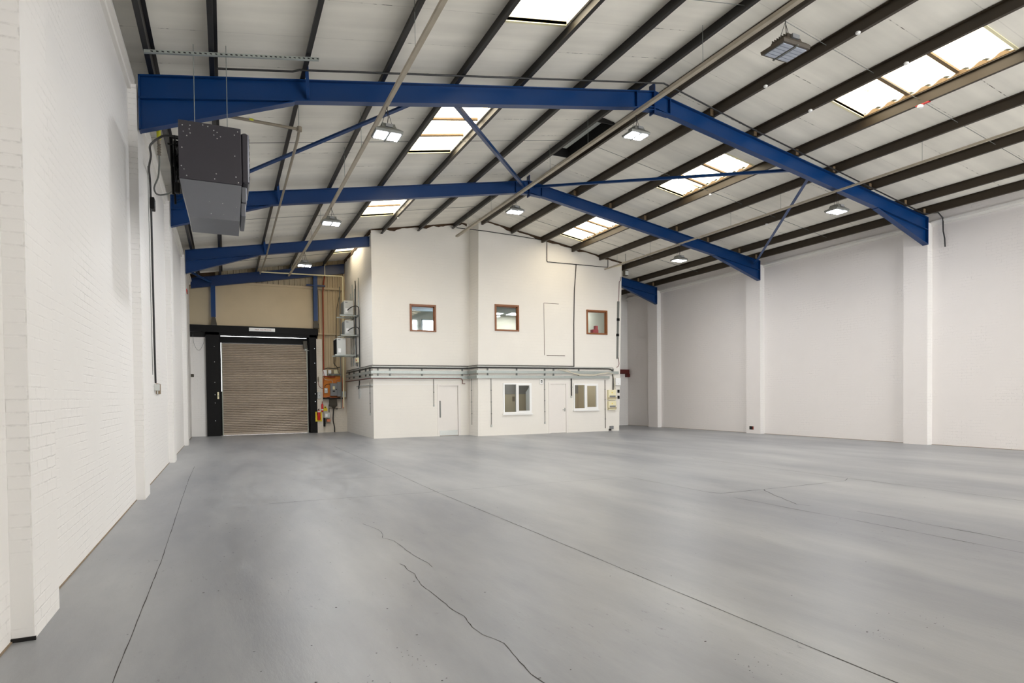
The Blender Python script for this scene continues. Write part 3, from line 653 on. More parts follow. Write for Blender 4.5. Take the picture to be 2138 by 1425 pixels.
# bracing (angles in the plane of the roof)
def angle(p,q,w=.075):
    P,Q=Vector(p),Vector(q); d=(Q-P).normalized(); s=d.cross(Vector((0,0,1))).normalized(); u=s.cross(d).normalized(); mb=MB()
    def pl(a0,a1,b0,b1): mb.loft([[tuple(X+s*a+u*b) for a,b in ((a0,b0),(a1,b0),(a1,b1),(a0,b1))] for X in (P,Q)])
    pl(-w/2,w/2,-.006,.006); pl(w/2-.012,w/2,0,w); return mb
def br(p,q,label): 
    o=angle(p,q).build('roof_brace',M['blue']); tag(o,label,'brace','diagonal blue roof braces'); return o
zb=lambda x: zt(x)-.2
br((4.08,.1,zb(4.08)-.1),(.15,D-.1,zb(.15)),'blue diagonal brace from nearest frame down behind the heater to left wall')
br((4.9,.1,zb(4.9)-.1),(RX-.2,D-.1,zb(9.0)),'blue diagonal brace crossing a left skylight to the middle ridge joint')
br((13.3,.1,zb(13.3)-.1),(RX+.15,D-.1,zb(9.2)),'blue diagonal brace crossing a right skylight from the middle ridge joint')
br((13.9,.1,zb(13.9)-.1),(18.0,D-.1,zb(18.0)-.02),'blue diagonal brace dropping to the middle pilaster of the right wall')
def fly(p,q,label):
    o=angle(p,q,.05).build('fly_brace',M['blue']); tag(o,label,'brace','short blue fly braces beside the frames')
fly((2.3,-.42,zt(2.3)+.06),(2.36,-.05,zt(2.36)-.30),'short blue strut from nearest frame up to a left purlin')
fly((2.3,D-.42,zt(2.3)+.06),(2.36,D-.05,zt(2.36)-.30),'short blue strut from middle frame up to a left purlin')
fly((2.3,2*D-.42,zt(2.3)+.06),(2.36,2*D-.05,zt(2.36)-.30),'short blue strut from farthest frame up to a left purlin')
fly((15.93,.48,zt(15.93)+.1),(16.0,.05,zt(16.0)-.30),'short blue strut from nearest frame up to a right purlin')
fly((15.93,D+.48,zt(15.93)+.1),(16.0,D+.05,zt(16.0)-.30),'short blue strut from middle frame up to a right purlin')

# sag rods
nth={-1:'nearest bay',0:'bay between nearest and middle frames',1:'bay in front of the office block',2:'last bay by the shutter'}
for k in (-1,0,1,2):
    y=(k+.5)*D
    xs=LP if k<2 else LP[:5]
    pts=[(x,y+(.0),zt(x)+.1) for x in xs]
    if k==1: pts=[(x,y,zt(x)+.1) for x in LP]
    o=MB().tube(pts,.006,6).build('sag_rod',M['galvD']); tag(o,'thin tie rod across left roof slope, '+nth[k],'tie rod','thin tie rods between purlins')
    if k<2:
        o=MB().tube([(x,y,zt(x)+.1) for x in RP],.006,6).build('sag_rod',M['galvD']); tag(o,'thin tie rod across right roof slope, '+nth[k],'tie rod','thin tie rods between purlins')
o=MB().tube([(1.05,-.35,zt(1.05)-.02),(2.1,-.35,zt(2.1)-.02),(2.2,-.36,zt(2.2)-.0),(5.7,-.42,zt(5.7)-.02),(9.15,-.43,zt(9.15)-.02),(9.6,-.40,zt(9.6)-.02),(11.8,-.3,zt(11.8)-.02),(15.75,-.2,zt(15.75)-.02),(18.0,-.15,zt(18.0)-.02),(18.35,-.30,6.2),(18.45,-.36,6.05),(18.43,-.38,5.7),(18.46,-.4,5.5),(18.46,-.41,5.28)],.016,8).build('electrical_cable',M['black']); tag(o,'black cable run across the purlins just before the nearest blue frame','cable')

# ------------------------------------------------------------------ trunkings, pipes
def trunk(pts,label,hang,w=.075,h=.05,mat='trunk'):
    t=thing('lighting_trunking',label,'trunking',pts[0],'lighting trunkings along the roof'); MB().sweep(pts,[(-w/2,-h/2),(w/2,-h/2),(w/2,h/2),(-w/2,h/2)]).build('trunking_body',M[mat],t)
    for x,y,z in hang: MB().tube([(x,y,z),(x,y,zt(x)+.19)],.004,5).build('hanger_rod',M['rod'],t)
    return t
def zi(pts,y):
    for a,b in zip(pts,pts[1:]):
        if a[1]<=y<=b[1]: return a[2]+(b[2]-a[2])*(y-a[1])/(b[1]-a[1])
    return pts[-1][2]
RT=[(8.66,-9.5,7.09),(8.62,3,7.09),(8.57,10.15,7.09)]; LT=[(3.5,-9.5,6.14),(3.54,6,6.20),(3.53,11,6.31),(3.50,16.15,6.42)]; GT=[(14.7,-9.5,6.34),(14.7,5.7,6.38),(14.85,10.28,6.44)]
hy=[-8,-6,-4.2,-2.1,1.6,3.4,7.2,9.2]
trunk(RT,'cream lighting trunking running beneath the ridge',[(8.64,y,zi(RT,y)) for y in hy],.085,.06)
trunk(LT,'cream lighting trunking under the left roof slope',[(3.53,y,zi(LT,y)) for y in hy+[13.2,15.3]],.065,.05)
trunk(GT,'cream lighting trunking under the right roof slope',[(14.7,y,zi(GT,y)) for y in hy],.045,.045)
GP=[(1.15,.24,5.86),(2.2,.24,5.84),(2.25,.30,5.83),(2.26,.6,5.82),(2.3,6,5.9),(2.37,11.2,6.08),(2.41,15.9,6.38)]
t=thing('gas_pipe','dull cream gas pipe running behind the heater along the left slope','pipe',(2.25,.3,5.8)); MB().tube(GP,.024,10).build('pipe_run',M['gaspipe'],t)
MB().cyl((2.25,.22,5.80),.04,.07,'z',10).build('elbow',M['gaspipe'],t); MB().tube([(2.26,.4,5.84),(2.26,.4,zt(2.3)+.02)],.005,5).build('hanger_rod',M['rod'],t); MB().tube([(1.5,.24,5.86),(1.56,.24,5.86)],.026,10).build('yellow_band',M['yel2'],t)
t=thing('water_pipe','pale pipe crossing the gable under the last rafter then dropping by the office wall','pipe',(2.4,YG-.35,6.4)); MB().tube([(2.40,YG-.4,6.47),(5.58,YG-.4,6.52),(5.62,YG-.4,6.48),(5.62,YG-.4,6.3),(5.58,YG-.4,1.05)],.028,10).build('pipe_run',M['cream'],t)
MB().tube([(4.9,YG-.42,6.52),(4.9,YG-.42,zt(4.9))],.012,6).build('hanger_rod',M['cream'],t)
MB().tube([(5.50,YG-.3,1.0),(5.50,YG-.3,6.1)],.02,8).build('pipe_run',M['galvD'],t)
t=thing('red_pipe','rust red vertical pipe on the corrugated sheeting right of the shutter','pipe',(4.86,YG-.05,2.4)); MB().tube([(4.95,YG-.06,6.62),(4.90,YG-.05,6.3),(4.86,YG-.05,5.9),(4.84,YG-.05,2.5),(4.86,YG-.08,2.36),(5.1,YG-.1,2.33),(5.3,YG-.1,2.33)],.026,8).build('pipe_run',M['rust'],t)

# ------------------------------------------------------------------ high bay lamps
def highbay(x,y,z,lit,label,ztop,lamp_mat,body='fixture',s=1.0):
    t=thing('high_bay_lamp',label,'lamp',(x,y,z),'high bay lamps under the trunkings')
    a,b=.27*s,.21*s
    q=lambda ax,by,h:[(x-ax,y-by,z+h*s),(x+ax,y-by,z+h*s),(x+ax,y+by,z+h*s),(x-ax,y+by,z+h*s)]
    MB().loft([q(a,b,0),q(a+.01,b+.01,.045),q(a*.9,b,.07),q(a*.55,b*.8,.11),q(a*.45,b*.7,.18)]).build('lamp_body',M[body],t)
    mb=MB()
    for i in range(7): yy=y-b*.6+i*b*.2; mb.box(x-a*.5,x+a*.5,yy-.004,yy+.004,z+.12*s,z+.2*s)
    mb.build('heat_sink',M[body],t)
    MB().box(x-.07*s,x+.07*s,y-b*.95,y-b*.7,z+.11*s,z+.17*s).build('driver_box',M['grey'],t)
    for sx in (-1,1):
        mb=MB()
        for i in range(5):
            y0=y-b+.03+i*(2*b-.06)/5; mb.box(x+sx*a*.5-a*.39,x+sx*a*.5+a*.39,y0+.006,y0+(2*b-.06)/5-.006,z-.012,z+.001)
        mb.build('led_lens',lamp_mat,t)
    MB().box(x-.012,x+.012,y-b-.02,y+b+.02,z-.016,z+.002).build('centre_rib',M['galvD'],t)
    mb=MB(); mb.tube([(x-.12*s,y,z+.17*s),(x,y,ztop-.04)],.004,5); mb.tube([(x+.12*s,y,z+.17*s),(x,y,ztop-.04)],.004,5); mb.tube([(x,y,z+.18*s),(x+.02,y,z+.3),(x,y,ztop)],.006,5); mb.build('suspension_cable',M['black'],t)
    if lit:
        li=bpy.data.lights.new('lamp_light','AREA'); li.shape='RECTANGLE'; li.size=.4; li.size_y=.3; li.energy=LAMPW; li.color=(.93,.96,1)
        lo=bpy.data.objects.new('lamp_light',li); COL.objects.link(lo); lo.parent=t; lo.location=(0,0,-.03)
LAMPW=75
A_='lit high bay lamp hanging from the '
for (x,y,z,tr,lb) in ((8.65,-.18,6.64,RT,A_+'ridge trunking by the nearest frame'),(8.62,5.46,6.66,RT,A_+'ridge trunking by the middle frame'),
    (3.53,-.45,5.68,LT,A_+'left trunking by the nearest frame'),(3.54,5.4,5.77,LT,A_+'left trunking by the middle frame'),(3.53,10.98,5.82,LT,A_+'left trunking by the farthest frame'),
    (14.7,-.07,5.86,GT,A_+'right trunking by the nearest frame'),(14.7,5.69,5.84,GT,A_+'right trunking by the middle frame')):
    highbay(x,y,z,True,lb,zi(tr,y),M['lamp'],'galvD',.8)  # paler body colour stands in for the glare around lit lamps
highbay(8.85,-3.64,6.60,False,'unlit bronze high bay lamp with pale lens strips, nearest the viewer',zi(RT,-3.6),M['lens_off'])
# small white caps fixed to purlins
for x,y,lb in ((10.72,-3.48,'white round cap on second right purlin below the ridge, nearest'),(10.72,-1.55,'white round cap on second right purlin below the ridge, farther'),(12.0,-3.47,'white round cap above the big right skylight, nearer'),(12.0,-1.52,'white round cap above the big right skylight, farther'),(13.36,2.8,'white round cap below the middle right skylight'),(15.93,3.2,'white round cap on purlin by the right trunking'),(6.18,9.0,'white round cap on a left purlin before the office')):
    t=thing('purlin_cap',lb,'sensor',(x,y,zt(x)-.05),'white caps on the purlins'); MB().lathe((x,y,zt(x)-.045),[(.012,0),(.035,.008),(.042,.03),(.03,.045)],14).build('cap',M['pvc'],t,True)
t=thing('roof_beacon','white and red beacon under the purlin edging the big right skylight','sensor',(13.36,-2.88,zt(13.3)-.07)); MB().lathe((13.36,-2.88,zt(13.34)-.07),[(.015,0),(.05,.01),(.055,.05),(.04,.068)],14).build('lens',M['pvc'],t,True); MB().box(13.33,13.40,-3.05,-2.80,zt(13.34)-.012,zt(13.34)-.001).build('red_base',M['red'],t)
t=thing('security_floodlight','small pale lamp hanging under the right slope beside the office','lamp',(15.0,9.2,5.95)); x,y=15.15,9.3; MB().bbox(x-.08,x+.08,y-.08,y+.08,6.02,6.24,.01).build('housing',M['brownd'],t); MB().box(x-.07,x+.07,y-.085,y-.08,6.04,6.2).build('lens',M['lgrey'],t); MB().tube([(x,y,6.24),(x,y,zt(x)+.195)],.008,6).build('stem',M['black'],t)

# ------------------------------------------------------------------ heater
t=thing('unit_heater','charcoal warm air heater hung from rods above the left wall','heater',(.95,-.8,3.87))
ya,yb=-1.25,-.35
MB().bbox(.58,1.33,ya,yb,4.34,5.10,.006).build('cabinet',M['charcoal'],t)
mb=MB(); mb.loft([[(.69,ya+.03,3.86),(1.30,ya+.03,3.86),(1.30,yb-.03,3.86),(.69,yb-.03,3.86)],[(.585,ya+.005,4.335),(1.328,ya+.005,4.335),(1.328,yb-.005,4.335),(.585,yb-.005,4.335)]]); mb.build('burner_cover',M['greyst'],t)
mb=MB(); mb.bbox(1.33,1.43,ya+.02,yb-.02,4.38,5.06,.02); mb.build('louvre_frame',M['charcoal'],t)
mb=MB()
for i in range(7): z=4.43+i*.085; mb.hexa([(1.42,ya+.06,z),(1.437,ya+.06,z+.02),(1.437,yb-.06,z+.02),(1.42,yb-.06,z),(1.42,ya+.06,z+.05),(1.437,ya+.06,z+.065),(1.437,yb-.06,z+.065),(1.42,yb-.06,z+.05)])
mb.build('louvre_blade',M['blackp'],t)
mb=MB(); mb.bbox(1.325,1.39,ya+.03,yb-.05,4.12,4.33,.008); mb.bbox(1.315,1.375,ya+.03,yb-.05,3.93,4.11,.008); mb.build('front_cover',M['greyst'],t)
mb=MB()
scr=[(.63,5.03),(.72,5.04),(.71,4.99),(.64,4.95),(.72,4.94),(.68,4.90),(1.0,5.02),(1.04,5.0),(1.0,4.96),(1.08,4.95),(1.04,4.92),(1.25,5.0),(1.29,5.05),(.62,4.74),(1.25,4.72),(.61,4.50),(.64,4.46),(.67,4.38),(1.02,4.45),(1.0,4.38),(1.26,4.44),(1.29,4.37),(.93,5.06),(.87,5.07)]
for x,z in scr: mb.cyl((x,ya-.006,z),.0075,.008,'y',8)
mb.build('screw',M['screw'],t)
mb=MB()
for x,z in ((.88,4.25),(1.09,4.24),(1.26,4.22),(.93,4.08),(1.09,4.07),(1.26,4.04),(.95,3.92),(1.1,3.92),(1.25,3.9)): mb.cyl((x,ya+.012,z),.006,.012,'y',8)
mb.build('lower_screw',M['screw'],t)
# fan guard at the back (towards the wall)
mb=MB()
for rr in (.08,.14,.2,.26,.31): mb.tube([(.52,-.8+rr*math.cos(a),4.72+rr*math.sin(a)) for a in [i*2*math.pi/24 for i in range(25)]],.005,5)
for i in range(8): a=i*math.pi/4; mb.tube([(.58,-.8+.31*math.cos(a),4.72+.31*math.sin(a)),(.50,-.8+.05*math.cos(a),4.72+.05*math.sin(a))],.005,5)
mb.build('fan_guard',M['blackp'],t)
mb=MB(); mb.cyl((.46,-.8,4.72),.09,.12,'x',16)
for i in range(5):
    a=i*2*math.pi/5; c,s=math.cos(a),math.sin(a); c2,s2=math.cos(a+.5),math.sin(a+.5)
    mb.hexa([(.53,-.8+.06*c,4.72+.06*s),(.53,-.8+.26*c,4.72+.26*s),(.56,-.8+.26*c2,4.72+.26*s2),(.56,-.8+.06*c2,4.72+.06*s2),(.536,-.8+.06*c,4.72+.06*s),(.536,-.8+.26*c,4.72+.26*s),(.566,-.8+.26*c2,4.72+.26*s2),(.566,-.8+.06*c2,4.72+.06*s2)])
mb.build('fan',M['blackp'],t)
mb=MB(); mb.box(.5,.58,-.62,-.45,4.95,5.05); mb.tube([(.47,-.95,4.95),(.49,-.95,4.2)],.014,8); mb.tube([(.45,-.5,5.12),(.49,-.5,4.2)],.014,8); mb.tube([(.43,-.5,5.12),(.60,-.5,5.12)],.014,8); mb.tube([(.44,-1.0,4.85),(.58,-1.0,4.85)],.012,8); mb.build('motor_bracket',M['blackp'],t)
MB().bbox(.51,.57,-1.0,-.9,4.22,4.36,.01).build('gas_valve',M['blackp'],t)
t=thing('support_channel','galvanised slotted channel fixed across left purlins to carry the heater','channel',(1.3,-.8,6.15))
zc=lambda x: zt(x)-.045
mb=MB()
for a0,a1,b0,b1 in ((-.022,.022,-.02,-.016),(-.022,-.018,-.016,.02),(.018,.022,-.016,.02)):
    mb.hexa([(.17,-.8+a0,zc(.17)+b0),(2.43,-.8+a0,zc(2.43)+b0),(2.43,-.8+a1,zc(2.43)+b0),(.17,-.8+a1,zc(.17)+b0),(.17,-.8+a0,zc(.17)+b1),(2.43,-.8+a0,zc(2.43)+b1),(2.43,-.8+a1,zc(2.43)+b1),(.17,-.8+a1,zc(.17)+b1)])
mb.build('channel',M['galv'],t)
mb=MB()
for i in range(34): x=.25+i*.065; mb.box(x,x+.03,-.8235,-.822,zc(x)-.006,zc(x)+.008)
mb.build('slot',M['dark'],t)
for x in (.76,1.17):
    r_=MB().tube([(x,-.8,5.09),(x,-.8,zc(x)+.13)],.006,6).build('threaded_rod',M['rod']); tag(r_,('left' if x<1 else 'right')+' threaded rod between the channel and the heater top','rod','heater hanging rods')
# heater services
t=thing('gas_hose','ribbed flexible gas pipe with yellow tag behind the heater','hose',(.27,.35,4.56))
gx,gy=.235,.35
MB().tube([(gx-.012,gy,5.85),(gx-.006,gy,5.6),(gx,gy,5.32)],.024,10).build('rigid_pipe',M['gaspipe'],t)
mb=MB()
for i in range(10): z=5.33-i*.020; mb.cyl((gx,gy,z),.028 if i%2 else .022,.0095,'z',12)
mb.build('ribbed_sleeve',M['gaspipe'],t)
MB().cable([(gx,gy,5.14),(gx,gy,5.05),(.229,gy,4.95),(.213,gy,4.81),(.16,gy,4.65),(.183,gy,4.565),(.246,gy,4.55),(.37,gy,4.60),(.45,gy-.1,4.66),(.54,gy-.7,4.50)],.012,8).build('flexible_tail',M['galvD'],t)
MB().tube([(gx-.003,gy,5.56),(gx-.001,gy,5.38)],.030,10).build('yellow_tag',M['yel2'],t)
mb=MB(); mb.tube([(.10,gy,5.73),(gx+.02,gy-.02,5.69)],.005,6); mb.tube([(.06,gy,5.52),(gx+.01,gy-.02,5.49)],.005,6); mb.build('support_wire',M['rod'],t)
o=MB().cable([(.56,-.42,5.18),(0.369,-0.350,5.194),(0.268,-0.200,5.194),(0.173,0.200,5.281),(0.083,0.700,5.381),(0.041,1.300,5.447),(-0.054,2.000,5.475),(-0.095,2.600,5.453),(-0.095,2.660,5.254),(-.095,2.70,4.6),(-.095,2.74,3.2),(-.095,2.80,2.0),(-.095,2.83,1.76)],.016,8).build('electrical_cable',M['black']); tag(o,'thick black cable from the heater down the left wall to a socket','cable')
t=thing('cable_isolator','small black isolator clipped on the cable beside the left wall','switch',(-.08,2.7,4.9)); MB().bbox(-.11,-.04,2.63,2.86,4.95,5.16,.008).build('housing',M['blackp'],t); MB().box(-.04,-.03,2.70,2.78,5.02,5.09).build('rotary_knob',M['grey'],t)
t=thing('wall_socket','grey metal socket box at the foot of the black cable, left wall','socket',(-.08,2.86,1.62)); MB().bbox(-.115,-.04,2.73,2.98,1.62,1.74,.006).build('box',M['lgrey'],t); MB().tube([(-.07,2.84,1.62),(-.07,2.84,1.56)],.012,6).build('gland',M['lgrey'],t)
t=MB().bbox(-.115,-.08,3.05,3.62,1.56,1.76,.004).build('pattress_board',M['closure']); tag(t,'brown timber board fixed beside the grey socket on left wall','board')
o=MB().tube([(-.1,2.3,5.6),(-.1,2.34,3.2),(-.1,2.4,1.9)],.006,6).build('conduit',M['galvD']); tag(o,'thin grey conduit left of the black cable on the left wall','conduit')
t=MB().bbox(-.10,-.03,13.0,13.5,5.06,5.17,.006).build('alarm_beacon',M['red']); tag(t,'small red alarm sounder high on the left wall near the gable','alarm'); MB().box(-.03,-.02,13.1,13.3,5.09,5.14).build('lens',M['rust'],t)

# ------------------------------------------------------------------ roller shutter and surround
r=struct_root('door_1',(2.6,YG+.2,0))
MB().box(4.2,4.70,YG+.17,YG+.3,0,4.15).build('side_infill',M['blackp'],r); MB().box(.40,.965,YG+.17,YG+.25,0,1.75).build('side_infill',M['blackp'],r); MB().box(.40,.950,YG+.17,YG+.25,1.75,4.1).build('side_infill',M['blackp'],r); MB().box(.9,4.3,YG+.2,YG+.25,3.80,3.935).build('head_infill',M['blackp'],r)
MB().box(.9,4.3,YG+.2,YG+.25,3.955,4.1).build('head_infill',M['blackp'],r)
x0,x1=.99,4.19; ys=YG+.16; mb=MB(); z=.05; k=0; vs=[];prof=[]
per=.0695
while z<3.66:
    for tt,dy in ((0,.0),(.18,-.02),(.42,-.028),(.66,-.02),(.84,.0),(.92,.022)): prof.append((z+tt*per,ys+dy))
    z+=per
m=len(prof); vs=[(x0,y,zz) for zz,y in prof]+[(x1,y,zz) for zz,y in prof]+[(x0,ys+.05,zz) for zz,y in prof]+[(x1,ys+.05,zz) for zz,y in prof]
fs=[]
for i in range(m-1): fs+=[(i,m+i,m+i+1,i+1),(2*m+i,2*m+i+1,3*m+i+1,3*m+i),(i,i+1,2*m+i+1,2*m+i),(m+i+1,m+i,3*m+i,3*m+i+1)]
mb.add(vs,fs).build('shutter_curtain',M['shut'],r)
MB().box(x0,x1,ys-.03,ys+.05,.006,.075).build('bottom_bar',M['shut'],r)
for a,b in ((.962,1.0),(4.18,4.215)): MB().box(a,b,ys-.05,ys+.08,0,3.66).build('guide_rail',M['shutg'],r)
MB().cyl((x0-.02,ys+.12,3.76),.11,x1-x0+.04,'x',20).build('roller_drum',M['dark'],r)
MB().box(.9,4.3,ys+.0,ys+.05,3.68,3.83).build('hood',M['blackp'],r)
MB().bbox(4.05,4.2,ys-.16,ys-.02,3.50,3.82,.01).build('drive_motor',M['brownd'],r)
MB().cyl((4.13,ys-.1,3.42),.035,.1,'z',12).build('motor_cap',M['lgrey'],r)
MB().cable([(4.16,ys-.1,3.46),(4.24,ys-.16,3.42),(4.34,YG-.05,3.43),(4.42,YG-.03,3.50)],.008,6).build('motor_flex',M['lgrey'],r)
bm_=thing('lintel_beam','black steel beam over the roller shutter','steel beam',(2.2,YG-.1,4.05)); MB().box(-.13,4.63,YG-.14,YG+.1,4.06,4.33).build('beam',M['blackp'],bm_); MB().box(.42,4.55,YG-.12,YG+.1,3.96,4.06).build('lower_plate',M['blackp'],bm_)
for a,b,lb in ((.42,.90,'broad black steel column left of the roller shutter'),(4.28,4.55,'black steel column right of the roller shutter')):
    t=thing('steel_column',lb,'steel column',((a+b)/2,YG,0),'black columns beside the shutter'); mb=MB(); mb.box(a,b,YG-.12,YG-.1,0,4.06); mb.box(a,b,YG+.16,YG+.18,0,4.06); mb.box((a+b)/2-.01,(a+b)/2+.01,YG-.1,YG+.16,0,4.06); mb.box(a,a+.015,YG-.1,YG+.16,0,4.06); mb.build('column_shaft',M['blackp'],t)
    mb=MB()
    for zz in (.6,1.3,1.62,2.1,2.9,3.5): mb.cyl(((a+b)/2+.06,YG-.13,zz),.014,.012,'y',8)
    mb.build('bolt_head',M['screw'],t)
t=thing('push_button_box','pale push button box on the left black column','switch',(.84,YG-.14,1.5)); MB().bbox(.80,.86,YG-.16,YG-.12,1.45,1.72,.004).build('box',M['cream'],t); MB().box(.81,.85,YG-.165,YG-.16,1.56,1.58).build('button',M['blackp'],t)
t=thing('overhead_sign','long white sign with red lettering on the shutter beam','sign',(2.47,YG-.15,4.14)); MB().bbox(1.98,2.95,YG-.155,YG-.14,4.14,4.275,.004).build('sign_board',M['pvc'],t)
fc=bpy.data.curves.new('sign_lettering','FONT'); fc.body='MAX. CLEARANCE'; fc.size=.075; fc.extrude=.001; fc.align_x='CENTER'; fc.align_y='CENTER'; fc.materials.append(M['rust'])
fo=bpy.data.objects.new('tmp_text',fc); COL.objects.link(fo); bpy.context.view_layer.update()
me=bpy.data.meshes.new_from_object(fo.evaluated_get(bpy.context.evaluated_depsgraph_get())); bpy.data.objects.remove(fo); bpy.data.curves.remove(fc)
fo=bpy.data.objects.new('sign_lettering',me); COL.objects.link(fo); fo.parent=t; fo.location=(0.03,-.007,.067); fo.rotation_euler=(math.pi/2,0,0)
if not me.materials: me.materials.append(M['rust'])
o=MB().cable([(-.02,YG-.06,3.95),(.02,YG-.06,3.6),(.13,YG-.06,3.36),(.22,YG-.06,3.36),(.34,YG-.06,3.6),(.42,YG-.06,3.9)],.006,6).build('hanging_cable',M['galvD']); tag(o,'thin grey cable looping on the white wall left of the shutter','cable')
t=MB().bbox(-.10,-.0,YG-.35,YG-.15,2.3,2.42,.01).build('junction_box',M['brownd']); tag(t,'small dark junction box on the left wall beside the shutter','box')

# ------------------------------------------------------------------ services corner right of the shutter
t=MB().box(4.79,5.56,YG-.045,YG-.02,1.47,2.36).build('plywood_board',M['ply']); tag(t,'orange plywood backing board between the shutter and the office wall','board')
t=thing('switch_cabinet','grey metal switch cabinet on the orange plywood board','electrical cabinet',(5.3,YG-.1,1.53)); MB().bbox(5.08,5.36,YG-.22,YG-.045,1.53,2.06,.006).build('cabinet',M['grey'],t); MB().bbox(5.36,5.55,YG-.19,YG-.045,1.5,2.12,.006).build('side_section',M['grey'],t); MB().box(5.17,5.26,YG-.226,YG-.22,1.8,1.93).build('label_plate',M['cream'],t); MB().box(5.29,5.34,YG-.235,YG-.22,1.78,1.82).build('handle',M['blackp'],t); MB().box(5.17,5.26,YG-.226,YG-.22,1.70,1.75).build('meter_window',M['dark'],t)
t=thing('electric_meter','small pale grey meter left of the switch cabinet','meter',(4.91,YG-.1,1.65)); MB().bbox(4.85,4.98,YG-.13,YG-.045,1.65,1.86,.008).build('case',M['lgrey'],t); MB().box(4.87,4.96,YG-.134,YG-.13,1.77,1.82).build('display',M['daywin'] if False else M['pvc'],t)
for pts_,mt,lb in (([(4.82,YG-.06,2.34),(4.86,YG-.06,2.25),(5.0,YG-.06,2.20),(5.16,YG-.06,2.19),(5.2,YG-.06,2.06)],'ccab','pale cable curving over the orange plywood board into the cabinet'),([(5.52,YG-.06,2.25),(5.36,YG-.06,2.18),(5.28,YG-.06,2.06)],'copper','brown cable at the right of the orange plywood board'),([(4.88,YG-.06,1.86),(4.90,YG-.06,1.98),(5.02,YG-.06,2.03),(5.1,YG-.06,2.02)],'black','short black cable between the small meter and the switch cabinet'),([(4.80,YG-.15,2.62),(4.84,YG-.15,2.35),(4.79,YG-.15,1.95),(4.80,YG-.15,1.5)],'rust','rust coloured cable down the left edge of the plywood board')):
    o=MB().cable(pts_,.011,6).build('electrical_cable',M[mt]); tag(o,lb,'cable')
o=MB().tube([(5.60,YG-.12,1.0),(5.60,YG-.12,2.3)],.022,8).build('conduit',M['copper']); tag(o,'orange brown pipe in the corner right of the plywood board','pipe')
t=thing('junction_box','tall pale box beside the shelf in the corner by the office','electrical box',(5.62,YG-.12,1.5)); MB().bbox(5.56,5.72,YG-.22,YG-.08,1.46,1.72,.01).build('case',M['lgrey'],t)
t=thing('wall_shelf','narrow dark shelf holding cables below the plywood board','shelf',(5.1,YG-.15,1.42)); MB().box(4.78,5.6,YG-.2,YG-.0,1.40,1.44).build('board',M['dark'],t)
mb=MB(); mb.tube([(4.85,YG-.12,1.46),(5.0,YG-.14,1.5),(5.2,YG-.13,1.46),(5.4,YG-.14,1.48)],.018,6); mb.tube([(4.9,YG-.1,1.46),(5.1,YG-.1,1.54),(5.3,YG-.1,1.48)],.012,6)
o=mb.build('cable_bundle',M['copper']); tag(o,'orange cables lying along the narrow dark shelf','cable')
t=thing('cable_terminal_box','dark tapered cable box under the shelf with a black cable to the floor','electrical box',(5.15,YG-.08,0))
mb=MB(); yy0,yy1=YG-.16,YG-.02
mb.loft([[(5.21,yy0+.03,.98),(5.24,yy0+.03,.98),(5.24,yy1,.98),(5.21,yy1,.98)],[(5.14,yy0+.01,1.06),(5.30,yy0+.01,1.06),(5.30,yy1,1.06),(5.14,yy1,1.06)],[(5.03,yy0,1.13),(5.36,yy0,1.13),(5.36,yy1,1.13),(5.03,yy1,1.13)],[(5.05,yy0,1.40),(5.34,yy0,1.40),(5.34,yy1,1.40),(5.05,yy1,1.40)]]); mb.build('box',M['brownd'],t)
MB().cable([(5.22,YG-.08,1.0),(5.20,YG-.08,.8),(5.19,YG-.08,.5),(5.24,YG-.08,.2),(5.24,YG-.08,0.0)],.022,8).build('supply_cable',M['black'],t)
t=thing('gas_meter','grey gas meter with pipes low on the wall right of the extinguishers','meter',(4.93,YG-.12,.3))
MB().bbox(4.82,5.06,YG-.2,YG-.04,.60,.84,.02).build('case',M['lgrey'],t); MB().box(4.86,4.95,YG-.205,YG-.2,.66,.78).build('dial_plate',M['pvc'],t)
MB().tube([(4.87,YG-.12,.6),(4.87,YG-.12,.36),(4.80,YG-.12,.33)],.022,8).build('outlet_pipe',M['galvD'],t); MB().tube([(5.02,YG-.12,.84),(5.02,YG-.12,1.16)],.014,8).build('inlet_pipe',M['black'],t); MB().box(4.92,5.06,YG-.18,YG-.05,.45,.56).build('bracket',M['copper'],t)
MB().bbox(4.79,4.86,YG-.17,YG-.05,.25,.62,.01).build('regulator',M['blackp'],t)
o=MB().tube([(5.02,YG-.1,1.0),(5.2,YG-.1,1.0),(5.55,YG-.1,1.0)],.016,8).build('valve_pipe',M['gaspipe']); tag(o,'short level pipe with a valve below the dark cable box','pipe'); MB().cyl((5.32,YG-.12,.985),.03,.05,'x',10).build('valve',M['brownd'],o)
t=thing('warning_sign','yellow triangle warning sign on the wall over the gas meter','sign',(4.88,YG-.03,.92)); MB().box(4.79,4.97,YG-.03,YG-.02,.90,1.0).build('text_plate',M['yellow'],t)
mb=MB(); mb.prism_y([(4.80,1.0),(4.96,1.0),(4.88,1.13)],YG-.032,YG-.02); mb.build('triangle_plate',M['yellow'],t); mb=MB(); mb.prism_y([(4.845,1.02),(4.915,1.02),(4.88,1.08)],YG-.036,YG-.032); mb.build('pictogram',M['blackp'],t)
